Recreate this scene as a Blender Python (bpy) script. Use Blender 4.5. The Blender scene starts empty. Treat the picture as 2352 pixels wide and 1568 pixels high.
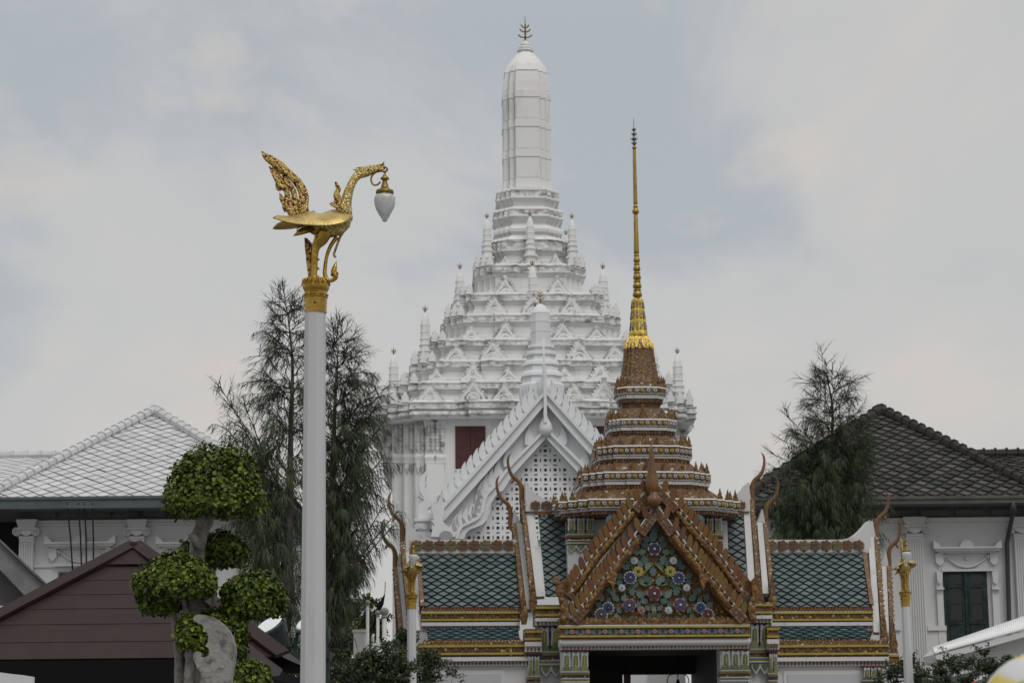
import bpy, math, random
from mathutils import Vector, Matrix
from math import sin, cos, pi, radians, atan2, sqrt

RN = random.Random(11)
SC = bpy.context.scene
COL = SC.collection

# ------------------------------------------------------------------ camera
FL, CX, CY = 5100.0, 1176.0, 784.0            # focal length and centre in 2352 x 1568 picture units
TH, ROLL = math.atan(966 / 5100), radians(0.6)
EYE = Vector((0, 0, 1.6))
FW = Vector((0, cos(TH), sin(TH)))
_r0, _u0 = Vector((1, 0, 0)), Vector((0, -sin(TH), cos(TH)))
RT = cos(ROLL) * _r0 - sin(ROLL) * _u0
UP = cos(ROLL) * _u0 + sin(ROLL) * _r0
cam_d = bpy.data.cameras.new('camera'); cam = bpy.data.objects.new('camera', cam_d); COL.objects.link(cam)
cam_d.sensor_width = 36.0; cam_d.lens = 36.0 * FL / 2352.0
cam_d.clip_start, cam_d.clip_end = 0.1, 6000.0
cam.matrix_world = Matrix(((RT.x, UP.x, -FW.x, EYE.x), (RT.y, UP.y, -FW.y, EYE.y), (RT.z, UP.z, -FW.z, EYE.z), (0, 0, 0, 1)))
cam_d.dof.use_dof = True; cam_d.dof.focus_distance = 19.0; cam_d.dof.aperture_fstop = 9.0
SC.camera = cam

# ------------------------------------------------------------------ sky and sun
SUN_EL, SUN_AZ = radians(52), radians(152)     # azimuth clockwise from +Y: behind the camera, to the right
w = bpy.data.worlds.new('World'); SC.world = w; w.use_nodes = True
nt = w.node_tree; N = nt.nodes; L = nt.links
for n in list(N): N.remove(n)
def wn(t, **k):
    n = N.new(t)
    for a, b in k.items(): setattr(n, a, b)
    return n
out = wn('ShaderNodeOutputWorld'); bg = wn('ShaderNodeBackground'); bg.inputs['Strength'].default_value = 0.1
sky = wn('ShaderNodeTexSky', sky_type='NISHITA', sun_disc=False, sun_elevation=SUN_EL, sun_rotation=SUN_AZ)
sky.air_density = 1.6; sky.dust_density = 3.0
tc = wn('ShaderNodeTexCoord')
mp = wn('ShaderNodeMapping'); mp.inputs['Scale'].default_value = (3.6, 3.6, 5.6); mp.inputs['Location'].default_value = (5.3, 1.1, 2.2)
L.new(tc.outputs['Generated'], mp.inputs['Vector'])
nz = wn('ShaderNodeTexNoise'); nz.inputs['Scale'].default_value = 1.25; nz.inputs['Detail'].default_value = 7; nz.inputs['Roughness'].default_value = 0.56; nz.inputs['Distortion'].default_value = 0.35
L.new(mp.outputs[0], nz.inputs['Vector'])
rp = wn('ShaderNodeValToRGB')                   # overcast: blue-grey gaps, grey cloud, a little cream on the tops
cr = rp.color_ramp; cr.interpolation = 'EASE'
cr.elements[0].position = 0.36; cr.elements[0].color = (4.4, 4.72, 5.05, 1)
cr.elements[1].position = 0.70; cr.elements[1].color = (6.3, 5.95, 5.7, 1)
e = cr.elements.new(0.52); e.color = (5.65, 5.62, 5.6, 1)
L.new(nz.outputs['Fac'], rp.inputs['Fac'])
sp = wn('ShaderNodeSeparateXYZ'); L.new(tc.outputs['Generated'], sp.inputs[0])
el = wn('ShaderNodeMapRange'); el.inputs['From Min'].default_value = 0.32; el.inputs['From Max'].default_value = 1.0; el.inputs['To Min'].default_value = 1.0; el.inputs['To Max'].default_value = 1.9
L.new(sp.outputs['Z'], el.inputs['Value'])      # an overcast sky is brightest overhead
nz2 = wn('ShaderNodeTexNoise'); nz2.inputs['Scale'].default_value = 2.6; nz2.inputs['Detail'].default_value = 6; nz2.inputs['Roughness'].default_value = 0.6; L.new(mp.outputs[0], nz2.inputs['Vector'])
r2 = wn('ShaderNodeMapRange'); r2.inputs['From Min'].default_value = 0.55; r2.inputs['From Max'].default_value = 0.72; r2.inputs['To Max'].default_value = 0.75; L.new(nz2.outputs['Fac'], r2.inputs['Value'])
cm = wn('ShaderNodeMix', data_type='RGBA'); L.new(r2.outputs[0], cm.inputs['Factor']); L.new(rp.outputs['Color'], cm.inputs['A']); cm.inputs['B'].default_value = (6.45, 5.95, 5.5, 1)   # cream wisps
mul = wn('ShaderNodeVectorMath', operation='SCALE'); L.new(cm.outputs['Result'], mul.inputs[0]); L.new(el.outputs[0], mul.inputs['Scale'])
mx = wn('ShaderNodeMix', data_type='RGBA'); mx.inputs['Factor'].default_value = 0.92
L.new(sky.outputs['Color'], mx.inputs['A']); L.new(mul.outputs['Vector'], mx.inputs['B'])
L.new(mx.outputs['Result'], bg.inputs['Color']); L.new(bg.outputs[0], out.inputs['Surface'])
sun_d = bpy.data.lights.new('sun', 'SUN'); sun = bpy.data.objects.new('sun', sun_d); COL.objects.link(sun)
sun_d.energy = 1.1; sun_d.angle = radians(30); sun_d.color = (1.0, 0.97, 0.92)
_sd = Vector((sin(SUN_AZ) * cos(SUN_EL), cos(SUN_AZ) * cos(SUN_EL), sin(SUN_EL)))
sun.rotation_euler = (-_sd).to_track_quat('-Z', 'Y').to_euler()
VS = SC.view_settings
VS.view_transform = 'Standard'; VS.look = 'None'; VS.exposure = 0.0; VS.gamma = 1.0; VS.use_curve_mapping = False
SC.cycles.max_bounces = 6; SC.cycles.use_denoising = True

# ------------------------------------------------------------------ helpers
def ray(px, py): return FW + RT * ((px - CX) / FL) + UP * ((CY - py) / FL)
def D(px, py, Y):                                # picture point -> the place at distance Y
    d = ray(px, py); return EYE + d * (Y / d.y)
class Frame:                                     # a thing's own axes: x along its front, y away from it, z up
    def __init__(s, px, py, Y, rot=0.0):
        p = D(px, py, Y); s.loc = Vector((p.x, p.y, 0)); s.rot = rot
        s.M = Matrix.Translation(s.loc) @ Matrix.Rotation(rot, 4, 'Z'); s.I = s.M.inverted(); s.I3 = s.I.to_3x3(); s.Y = Y
        s.s = Y / cos(TH) / FL
    def at(s, px, py, v=0.0):
        o = s.I @ EYE; d = s.I3 @ ray(px, py); t = (v - o.y) / d.y; return o + d * t
    def xz(s, px, py, v=0.0):
        p = s.at(px, py, v); return (p.x, p.z)
class MB:                                        # mesh builder: several shapes into one mesh
    def __init__(s): s.v, s.f, s.m, s.t, s.sm = [], [], [], [], []
    def add(s, vs, fs, mi=0, tint=None, smooth=False):
        b = len(s.v); s.v.extend(tuple(v) for v in vs)
        for k, f in enumerate(fs):
            s.f.append(tuple(b + i for i in f)); s.m.append(mi if isinstance(mi, int) else mi[k])
            s.t.append(RN.random() if tint is None else tint); s.sm.append(smooth)
    def box(s, x0, x1, y0, y1, z0, z1, mi=0):
        x0, x1 = sorted((x0, x1)); y0, y1 = sorted((y0, y1)); z0, z1 = sorted((z0, z1))
        s.add([(x0, y0, z0), (x1, y0, z0), (x1, y1, z0), (x0, y1, z0), (x0, y0, z1), (x1, y0, z1), (x1, y1, z1), (x0, y1, z1)],
              [(0, 3, 2, 1), (4, 5, 6, 7), (0, 1, 5, 4), (1, 2, 6, 5), (2, 3, 7, 6), (3, 0, 4, 7)], mi, RN.random())
    def prism(s, pts, y0, y1, mi=0, taper=0.0, smooth=False):   # outline in x,z pushed from y0 to y1
        n = len(pts); y0, y1 = sorted((y0, y1))
        A = sum(pts[i][0] * pts[(i + 1) % n][1] - pts[(i + 1) % n][0] * pts[i][1] for i in range(n))
        if A < 0: pts = pts[::-1]
        cx = sum(p[0] for p in pts) / n; cz = sum(p[1] for p in pts) / n
        fr = [(cx + (p[0] - cx) * (1 - taper), y0, cz + (p[1] - cz) * (1 - taper)) for p in pts]
        s.add(fr + [(p[0], y1, p[1]) for p in pts],
              [tuple(range(n)), tuple(range(2 * n - 1, n - 1, -1))] + [((i + 1) % n, i, n + i, n + (i + 1) % n) for i in range(n)], mi, RN.random(), smooth)
    def loft(s, rings, mi=0, cap=True, smooth=False, closed=True):
        n = len(rings[0]); vs = [p for r in rings for p in r]; fs = []; ms = []
        for k in range(len(rings) - 1):
            for i in range(n if closed else n - 1):
                j = (i + 1) % n; fs.append((k * n + i, k * n + j, (k + 1) * n + j, (k + 1) * n + i)); ms.append(mi if isinstance(mi, int) else mi[k])
        if cap and closed:
            fs.append(tuple(range(n - 1, -1, -1))); ms.append(ms[0]); b = (len(rings) - 1) * n
            fs.append(tuple(range(b, b + n))); ms.append(ms[-2] if len(ms) > 1 else ms[0])
        s.add(vs, fs, ms, None, smooth)
    def lathe(s, c, prof, n=16, mi=0, smooth=True, ph=0.0, sy=1.0):   # prof: (radius, height) from low to high
        s.loft([[(c[0] + r * cos(2 * pi * i / n + ph), c[1] + sy * r * sin(2 * pi * i / n + ph), c[2] + z) for i in range(n)] for r, z in prof], mi, True, smooth)
    def tube(s, pts, rad, n=8, mi=0, smooth=True, flat=1.0, fax=None):
        pts = [Vector(p) for p in pts]; m = len(pts)
        rad = [rad] * m if isinstance(rad, (int, float)) else rad
        rings = []; ref = Vector(fax) if fax else None
        for i, p in enumerate(pts):
            t = (pts[min(i + 1, m - 1)] - pts[max(i - 1, 0)]).normalized()
            a = ref if ref else (Vector((0, 1, 0)) if abs(t.y) < 0.9 else Vector((1, 0, 0)))
            b = t.cross(a).normalized(); a2 = b.cross(t).normalized()
            rings.append([p + b * (rad[i] * cos(2 * pi * k / n)) + a2 * (rad[i] * flat * sin(2 * pi * k / n)) for k in range(n)])
        s.loft(rings, mi, True, smooth)
    def ball(s, c, r, n=10, m=6, mi=0, sc=(1, 1, 1)):
        s.lathe_sc(c, [(r * sin(pi * k / m), -r * cos(pi * k / m)) for k in range(m + 1)], n, mi, sc)
    def lathe_sc(s, c, prof, n, mi, sc):
        s.loft([[(c[0] + max(q, 1e-4) * sc[0] * cos(2 * pi * i / n), c[1] + max(q, 1e-4) * sc[1] * sin(2 * pi * i / n), c[2] + z * sc[2]) for i in range(n)] for q, z in prof], mi, False, True)
    def beam(s, A, B, w, t, mi=0, up=(1, 0, 0)):  # a board from A to B: w along `up`, t across it
        A, B = Vector(A), Vector(B); d = (B - A).normalized(); u = Vector(up); u = (u - d * u.dot(d)).normalized(); q = d.cross(u)
        r = lambda P: [P - u * w / 2 - q * t / 2, P + u * w / 2 - q * t / 2, P + u * w / 2 + q * t / 2, P - u * w / 2 + q * t / 2]
        s.loft([r(A), r(B)], mi)
    def build(s, name, mats, parent=None, label=None):
        me = bpy.data.meshes.new(name); me.from_pydata(s.v, [], s.f); 
        for mm in (mats if isinstance(mats, (list, tuple)) else [mats]): me.materials.append(mm)
        me.polygons.foreach_set('material_index', s.m); me.polygons.foreach_set('use_smooth', s.sm)
        at = me.attributes.new('tint', 'FLOAT', 'FACE'); at.data.foreach_set('value', s.t)
        me.update(); o = bpy.data.objects.new(name, me); COL.objects.link(o)
        if parent is not None: o.parent = parent
        if label: o['label'] = label
        return o
def tag(o, label, cat, group=None):
    o['label'] = label; o['category'] = cat
    if group: o['group'] = group
    return o
def thing(name, fr, label, cat, group=None):
    o = bpy.data.objects.new(name, None); o.empty_display_size = 0.3; COL.objects.link(o)
    o.location = fr.loc; o.rotation_euler = (0, 0, fr.rot); return tag(o, label, cat, group)
def structure(o): o['kind'] = 'structure'; return o
def dup(src, parent, loc=(0, 0, 0), rz=0.0, sc=(1, 1, 1)):        # copy of a part with its sub-parts
    c = src.copy(); COL.objects.link(c); c.parent = parent; c.location = loc; c.rotation_euler = (0, 0, rz); c.scale = sc
    for k in src.children:
        d = k.copy(); COL.objects.link(d); d.parent = c
    return c
def dup_thing(o, loc, rz, label):
    c = o.copy(); COL.objects.link(c); c.location = loc; c.rotation_euler = (0, 0, rz); c['label'] = label
    for k in o.children: dup(k, c, k.location, k.rotation_euler.z, k.scale)
    return c
def lerp(a, b, t): return a + (b - a) * t
def smooth_path(P, n=4):                          # Catmull-Rom through points (any dimension)
    P = [tuple(p) for p in P]; Q = [P[0]] + P + [P[-1]]; o = []
    for i in range(1, len(Q) - 2):
        for k in range(n):
            t = k / n; a, b, c, d = Q[i - 1], Q[i], Q[i + 1], Q[i + 2]
            o.append(tuple(0.5 * (2 * b[j] + (c[j] - a[j]) * t + (2 * a[j] - 5 * b[j] + 4 * c[j] - d[j]) * t * t + (3 * b[j] - a[j] - 3 * c[j] + d[j]) * t ** 3) for j in range(len(b))))
    o.append(P[-1]); return o
def clip_poly(poly, clip):                        # Sutherland-Hodgman, clip convex and counter-clockwise
    o = poly
    for i in range(len(clip)):
        a, b = clip[i], clip[(i + 1) % len(clip)]; inp, o = o, []
        if not inp: return []
        side = lambda p: (b[0] - a[0]) * (p[1] - a[1]) - (b[1] - a[1]) * (p[0] - a[0])
        for k in range(len(inp)):
            p, q = inp[k - 1], inp[k]; sp_, sq = side(p), side(q)
            if sq >= 0:
                if sp_ < 0: t = sp_ / (sp_ - sq); o.append((p[0] + (q[0] - p[0]) * t, p[1] + (q[1] - p[1]) * t))
                o.append(q)
            elif sp_ >= 0: t = sp_ / (sp_ - sq); o.append((p[0] + (q[0] - p[0]) * t, p[1] + (q[1] - p[1]) * t))
    return o
def tiles(mb, corners, tw, th, gap=0.06, lift=0.03, mi=0, under=1, drop=0.0):
    """diamond tiles laid on a flat convex roof face given by 3-D corners; the lower point of each tile stands proud"""
    c = [Vector(p) for p in corners]; nrm = (c[1] - c[0]).cross(c[2] - c[0]).normalized()
    if nrm.y > 0 and abs(nrm.y) > abs(nrm.z) or nrm.z < 0: nrm = -nrm
    u = Vector((0, 0, 1)).cross(nrm).normalized(); v = nrm.cross(u).normalized()       # v runs up the slope
    o = c[0]; P = [((p - o).dot(u), (p - o).dot(v)) for p in c]
    A = sum(P[i][0] * P[(i + 1) % len(P)][1] - P[(i + 1) % len(P)][0] * P[i][1] for i in range(len(P)))
    if A < 0: P = P[::-1]
    mb.add([o + u * p[0] + v * p[1] for p in P], [tuple(range(len(P)))], under, 0.5)
    x0, x1 = min(p[0] for p in P), max(p[0] for p in P); y0, y1 = min(p[1] for p in P), max(p[1] for p in P)
    k = 1 - gap; r = 0; y = y0
    while y < y1 + th:
        x = x0 - tw + (tw / 2 if r % 2 else 0)
        while x < x1 + tw:
            a, b = tw / 2 * k, th / 2 * k
            jx, jy = (RN.random() - .5) * tw * .04, (RN.random() - (.5 if RN.random() > .03 else 2.5)) * th * .045
            d = [(x + jx, y - b + jy + drop), (x + a + jx, y + jy + drop), (x + jx, y + b + jy + drop), (x - a + jx, y + jy + drop)]
            q = clip_poly(d, P)
            if len(q) >= 3:
                hh = lambda p: 0.008 + lift * (0.5 - (p[1] - y) / th)
                top = [o + u * p[0] + v * p[1] + nrm * hh(p) for p in q]; n = len(q)
                bot = [o + u * p[0] + v * p[1] + nrm * 0.003 for p in q]
                mb.add(top + bot, [tuple(range(n))] + [((i + 1) % n, i, n + i, n + (i + 1) % n) for i in range(n)], mi, RN.random())
            x += tw
        y += th / 2; r += 1

# ------------------------------------------------------------------ materials
def mat(name, col, rough=0.7, metal=0.0, var=None, dirt=None, bump=None, tint=None, cells=None, spec=0.4, sub=None, trans=0.0, crev=None):
    m = bpy.data.materials.new(name); m.use_nodes = True; t = m.node_tree; n = t.nodes; l = t.links
    b = n['Principled BSDF']; b.inputs['Roughness'].default_value = rough; b.inputs['Metallic'].default_value = metal
    b.inputs['Specular IOR Level'].default_value = spec
    if trans: b.inputs['Transmission Weight'].default_value = trans
    g = n.new('ShaderNodeNewGeometry'); pos = g.outputs['Position']
    rgb = n.new('ShaderNodeRGB'); rgb.outputs[0].default_value = (*col, 1); c = rgb.outputs[0]
    def mixc(fac, a, bb):
        x = n.new('ShaderNodeMix'); x.data_type = 'RGBA'
        if isinstance(fac, float): x.inputs['Factor'].default_value = fac
        else: l.new(fac, x.inputs['Factor'])
        l.new(a, x.inputs['A'])
        if isinstance(bb, tuple): x.inputs['B'].default_value = (*bb, 1)
        else: l.new(bb, x.inputs['B'])
        return x.outputs['Result']
    def noise(scale, detail=4, stretch=None, rough_=0.55):
        x = n.new('ShaderNodeTexNoise'); x.inputs['Scale'].default_value = scale; x.inputs['Detail'].default_value = detail; x.inputs['Roughness'].default_value = rough_
        if stretch:
            mm = n.new('ShaderNodeMapping'); mm.inputs['Scale'].default_value = stretch; l.new(pos, mm.inputs['Vector']); l.new(mm.outputs[0], x.inputs['Vector'])
        else: l.new(pos, x.inputs['Vector'])
        return x.outputs['Fac']
    def rng(f, a, bb, lo=0.0, hi=1.0):
        x = n.new('ShaderNodeMapRange'); l.new(f, x.inputs['Value'])
        for k, v in zip(('From Min', 'From Max', 'To Min', 'To Max'), (a, bb, lo, hi)): x.inputs[k].default_value = v
        return x.outputs[0]
    hgt = None
    if cells:                                       # mosaic: (scale, [(pos, colour)...])
        vo = n.new('ShaderNodeTexVoronoi'); vo.inputs['Scale'].default_value = cells[0]; l.new(pos, vo.inputs['Vector'])
        sx = n.new('ShaderNodeSeparateColor'); l.new(vo.outputs['Color'], sx.inputs[0])
        r = n.new('ShaderNodeValToRGB'); r.color_ramp.interpolation = 'CONSTANT'
        for k, (p, cc) in enumerate(cells[1]):
            e = r.color_ramp.elements[k] if k < 2 else r.color_ramp.elements.new(p)
            e.position = p; e.color = (*cc, 1)
        l.new(sx.outputs[0], r.inputs['Fac']); c = r.outputs['Color']; hgt = vo.outputs['Distance']
        bp = n.new('ShaderNodeBump'); bp.inputs['Strength'].default_value = 0.6; bp.inputs['Distance'].default_value = 0.02; bp.invert = True
        l.new(hgt, bp.inputs['Height']); l.new(bp.outputs[0], b.inputs['Normal'])
    if tint:                                        # piece-to-piece colour: [(pos, colour)...] over the face attribute
        a = n.new('ShaderNodeAttribute'); a.attribute_name = 'tint'
        r = n.new('ShaderNodeValToRGB')
        for k, (p, cc) in enumerate(tint):
            e = r.color_ramp.elements[k] if k < 2 else r.color_ramp.elements.new(p)
            e.position = p; e.color = (*cc, 1)
        l.new(a.outputs['Fac'], r.inputs['Fac']); c = r.outputs['Color']
    if var: c = mixc(rng(noise(var[1]), var[2], var[3]), c, var[0])
    if dirt: c = mixc(rng(noise(dirt[1], 8, dirt[4] if len(dirt) > 4 else None, 0.65), dirt[2], dirt[3]), c, dirt[0])
    if crev:                                        # crease darkening put into the colour, in patches: (scale, colour, from, to)
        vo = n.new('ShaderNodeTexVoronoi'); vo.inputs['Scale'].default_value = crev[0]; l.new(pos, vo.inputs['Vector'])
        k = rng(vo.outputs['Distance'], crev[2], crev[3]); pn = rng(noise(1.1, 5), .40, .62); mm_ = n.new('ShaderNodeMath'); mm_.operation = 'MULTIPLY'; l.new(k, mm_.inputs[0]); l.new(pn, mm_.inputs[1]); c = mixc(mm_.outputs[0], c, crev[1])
    l.new(c, b.inputs['Base Color'])
    if bump:
        if bump[0] == 'noise': h = noise(bump[1], 5)
        else:
            vo = n.new('ShaderNodeTexVoronoi'); vo.feature = 'SMOOTH_F1'; vo.inputs['Scale'].default_value = bump[1]; l.new(pos, vo.inputs['Vector']); h = vo.outputs['Distance']
        bp = n.new('ShaderNodeBump'); bp.inputs['Strength'].default_value = bump[2]; bp.inputs['Distance'].default_value = bump[3]
        l.new(h, bp.inputs['Height']); l.new(bp.outputs[0], b.inputs['Normal'])
    return m
WHITE = mat('white_plaster', (.68, .68, .675), .75, dirt=((.30, .28, .26), 1.3, .57, .84, (1, 1, .35)), bump=('noise', 9, .15, .02))
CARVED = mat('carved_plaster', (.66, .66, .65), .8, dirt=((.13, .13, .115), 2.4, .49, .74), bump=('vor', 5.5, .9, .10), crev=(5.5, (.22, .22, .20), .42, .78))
CLEAN = mat('fresh_white_plaster', (.64, .65, .665), .7, dirt=((.5, .5, .47), 1.1, .60, .9), bump=('noise', 14, .08, .02))
WARM = mat('dull_white_paint', (.54, .54, .545), .75, dirt=((.30, .30, .28), .9, .58, .9, (1, 1, .3)), bump=('noise', 12, .1, .02))  # duller white, set to match the dim lower part of the view
GREYWOOD = mat('grey_painted_wood', (.16, .165, .165), .7, dirt=((.08, .08, .08), 2, .5, .8))  # grey colour of the house boards, post and parasol pole
DARK = mat('painted_dark', (.012, .012, .012), .9)  # near black, put for unlit holes and voids, also for eyes
MAROON = mat('maroon_shutter_paint', (.075, .022, .02), .55, var=((.045, .015, .014), 6, .4, .7))
GOLD = mat('gilded_metal', (.50, .33, .075), .34, .95, var=((.30, .17, .03), 9, .35, .75), bump=('vor', 55, .35, .01))
GOLDGEM = mat('gilded_metal_with_red_glass', (.52, .36, .09), .45, .75, cells=(62, [(0, (.44, .30, .09)), (.4, (.55, .41, .17)), (.66, (.20, .06, .025)), (.86, (.07, .03, .02))]))
GOLDSTUD = mat('gilded_metal_with_mirror_glass', (.5, .35, .1), .34, .9, cells=(75, [(0, (.42, .30, .085)), (.62, (.54, .41, .15)), (.90, (.70, .69, .62))]))
GOLDP = mat('pale_worn_gilding', (.52, .40, .16), .45, .8, var=((.36, .25, .07), 14, .4, .7), bump=('vor', 70, .3, .008))
BRASS = mat('aged_brass', (.27, .19, .05), .42, .9, var=((.16, .12, .04), 12, .4, .7))
GLOBE = mat('frosted_lamp_glass', (.62, .63, .63), .25, trans=.35, bump=('noise', 20, .3, .01))
POLE = mat('pale_grey_pole_paint', (.46, .46, .475), .55, dirt=((.30, .30, .29), 3, .62, .85, (1, 1, .25)), bump=('noise', 25, .05, .01))

# ------------------------------------------------------------------ ground
GR = mat('pale_paving', (.25, .245, .235), .85, var=((.19, .19, .18), .6, .4, .65), bump=('noise', 6, .1, .01))
gm = MB(); gm.box(-3000, 3000, -600, 3000, -0.5, 0, 0)
structure(gm.build('ground', GR))

# ------------------------------------------------------------------ the white prang hall
YAW = radians(2.9)
tf = Frame(1216, 900, 78, YAW)
hall = thing('prang_hall', tf, 'tall white tiered prang tower hall with a gabled porch in front', 'temple')
S = tf.s
def axis(py): return 1211 + (py - 430) * 0.0118
def zt(py, R=0.0): return tf.at(axis(py), py, -R * S).z
def stair(R, n, st, bump=None):
    a = R - n * st; f = [(-a, -R)]
    if bump: f += [(-bump[0], -R), (-bump[0], -R - bump[1]), (bump[0], -R - bump[1]), (bump[0], -R)]
    f.append((a, -R))
    for i in range(n):
        f.append((a + i * st, -(R - (i + 1) * st)))
        if i < n - 1: f.append((a + (i + 1) * st, -(R - (i + 1) * st)))
    if n: f.insert(len(f), (a + n * st, -(R - n * st))) if False else None
    o = []
    for k in range(4):
        for x, y in f:
            for _ in range(k): x, y = -y, x
            o.append((x, y))
    return o
def ring(R, n, frac, z, scale, bump=None):
    b = (bump[0] * R, bump[1] * R) if bump else None
    return [(x * scale, y * scale, z) for x, y in stair(R, n, frac * R, b)]

# the ribbed shaft and its moulded foot
prof = []   # (py, R, material of the stretch below it)
def band_prof(y0, y1, R0, R1):
    return [(y0, R0), (y0 + .2, R0 + 1.9), (y1 - .2, R1 + 1.9), (y1, R1)]
top = [(112, 9), (116, 13), (119, 18), (123, 22), (128, 27), (134, 33), (140, 38.5), (144.8, 42)]
for a in top: prof.append(a)
prof += band_prof(145, 160, 42.2, 49); prof += [(170, 51), (185, 53), (204.5, 54)]
for (a, b) in ((205, 222), (273, 290), (342, 359)): prof += band_prof(a, b, 54.2, 54.3)
prof += [(409.8, 54.3), (410, 55.6), (418, 55.8), (430, 56.5)]
m = MB(); m.loft([ring(R, 2, .243, zt(py, R), S) for py, R in reversed(prof)], 0)
for ya, yb, R in ((163, 203, 53.2), (225, 271, 54.1), (293, 340, 54.2), (362, 407, 54.2)):   # raised panels on the ribs
    for k in range(4):
        for (x0, x1, yy) in ((-26, 26, -R), (29.8, 39.6, -R * .757), (-39.6, -29.8, -R * .757), (43, 52.5, -R * .514), (-52.5, -43, -R * .514)):
            if ya < 200:
                q0, q1 = .90, 1.0
            else: q0, q1 = 1.0, 1.0
            z0, z1 = zt(yb, R), zt(ya, R); vs = []
            for z, q in ((z0, q1), (z1, q0)):
                for x, y in ((x0, yy - .9), (x1, yy - .9), (x1, yy + 1), (x0, yy + 1)):
                    x, y = x * q, y * q
                    for _ in range(k): x, y = -y, x
                    vs.append((x * S, y * S, z))
            m.add(vs, [(0, 3, 2, 1), (4, 5, 6, 7), (0, 1, 5, 4), (1, 2, 6, 5), (2, 3, 7, 6), (3, 0, 4, 7)], 0)
shaft = m.build('prang_shaft', WHITE, hall)
m = MB()                                           # rings and cap on top
for py, r in ((118, 20), (111, 15), (104, 11)):
    m.lathe((0, 0, zt(py)), [(r * .75 * S, -4 * S), (r * S, -2 * S), (r * S, 1 * S), (r * .7 * S, 4 * S)], 14)
m.lathe((0, 0, zt(100)), [(9 * S, -5 * S), (6 * S, 2 * S), (3 * S, 7 * S)], 12)
m.build('cap', WHITE, hall)
m = MB(); z0, z1 = zt(97), zt(38)                  # the gilt trident on the tip
m.tube([(0, 0, z0), (0, 0, lerp(z0, z1, .5)), (0, 0, z1)], [2.2 * S, 1.6 * S, .5 * S], 6)
m.ball((0, 0, z0 + 3 * S), 4 * S, 8, 5)
for k, (py, wd) in enumerate(((85, 17), (72, 13), (62, 9.5))):
    for sx in (-1, 1):
        z = zt(py); m.tube(smooth_path([(0, 0, z - 2 * S), (sx * wd * .6 * S, 0, z - .5 * S), (sx * wd * S, 0, z + 6 * S)]), [1.7 * S] * 8 + [.3 * S], 5)
        m.tube(smooth_path([(0, 0, z - 2 * S), (0, sx * wd * .6 * S, z - .5 * S), (0, sx * wd * S, z + 6 * S)]), [1.7 * S] * 8 + [.3 * S], 5)
m.build('trident', BRASS, hall)
foot = [(431, 71), (432, 72.5), (436, 72.5), (437, 71.2), (450, 71.2), (451, 72.5), (454, 72.5), (455, 69), (460, 64), (473, 60), (475, 66),
        (476, 79), (480, 80), (481, 78.5), (492, 78.5), (493, 80), (496, 80), (497, 78), (512, 68), (516, 68), (518, 74), (524, 79), (531, 78), (535, 71), (541, 72),
        (543, 80), (549, 88), (550, 91)]
m = MB(); rr = [ring(R, 3, .14, zt(py, R), S) for py, R in foot][::-1]
mi = [1 if (437 <= foot[::-1][k + 1][0] < 450 or 481 <= foot[::-1][k + 1][0] < 492) else 0 for k in range(len(rr) - 1)]
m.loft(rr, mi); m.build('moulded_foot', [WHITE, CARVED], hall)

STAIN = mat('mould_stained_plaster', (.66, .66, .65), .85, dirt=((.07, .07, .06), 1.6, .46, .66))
# the stepped tiers: top and bottom of each carved band, half width, top of the next band
TI = [(551, 576, 92, 608), (608, 626, 126, 675), (675, 691, 172, 723), (723, 740, 196, 780), (780, 794, 246, 828), (828, 842, 274, 877), (877, 893, 322, 921)]
BUMP = (.44, .035)
for k, (yt, yb, R, yn) in enumerate(TI):
    P = [(yt - 3, R - 9), (yt, R - 8), (yt + .1, R + 1.2), (yt + 3, R + 1.2), (yt + 3.2, R), (yb - 3, R), (yb - 2.8, R + 1), (yb, R + 1), (yb + .1, R - 1.5), (yb + 3, R - 2), (yb + 3.2, R - 3.5), (yb + 9, R - 6), (yb + 9.2, R - 7.5),
         (yn - 12, R - 7.5), (yn - 11.8, R - 5.5), (yn - 8, R - 5), (yn - 7.8, R - 3), (yn + 5, R - 2.5)]
    bp = BUMP if k > 1 else None
    rr = [[(x * S, y * S, zt(py, Rr)) for x, y in stair(Rr, 3, .068 * R if k > 1 else .1 * R, (bp[0] * R, bp[1] * R) if bp else None)] for py, Rr in P][::-1]
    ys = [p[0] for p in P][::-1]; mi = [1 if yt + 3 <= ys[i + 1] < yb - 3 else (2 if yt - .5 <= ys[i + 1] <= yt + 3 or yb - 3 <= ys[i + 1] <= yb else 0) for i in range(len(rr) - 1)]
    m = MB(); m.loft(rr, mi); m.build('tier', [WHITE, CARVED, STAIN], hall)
# main cornice, then the walls of the hall down to the ground
RW = 345
P = [(918, RW - 8), (921, RW - 4), (921.1, RW + 2), (924, RW + 2), (924.2, RW), (935, RW), (935.2, RW + 2), (938, RW + 2), (938.2, RW - 5), (941, RW - 5), (943, RW - 1), (950, RW + 1), (957, RW - 4), (958, RW - 6), (961, RW - 9), (963, RW - 30)]
rr = [[(x * S, y * S, zt(py, Rr)) for x, y in stair(Rr, 3, 23.5, (150, 11))] for py, Rr in P][::-1]
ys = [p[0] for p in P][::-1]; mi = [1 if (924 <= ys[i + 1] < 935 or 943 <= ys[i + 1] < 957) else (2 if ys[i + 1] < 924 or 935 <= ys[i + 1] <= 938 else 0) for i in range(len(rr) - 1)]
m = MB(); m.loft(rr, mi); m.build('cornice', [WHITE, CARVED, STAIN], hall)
m = MB(); RI = 312; zw = zt(962, RI)
ww = [(z, r) for z, r in ((0, RI + 14), (1.2, RI + 14), (1.3, RI + 6), (1.6, RI), (zw, RI))]
m.loft([[(x * S, y * S, z) for x, y in stair(r, 3, 23.5)] for z, r in ww], 0)
m.box(-(RI + 30) * S, (RI + 30) * S, -(RI + 30) * S, (RI + 30) * S, 0, .5, 0)
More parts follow.
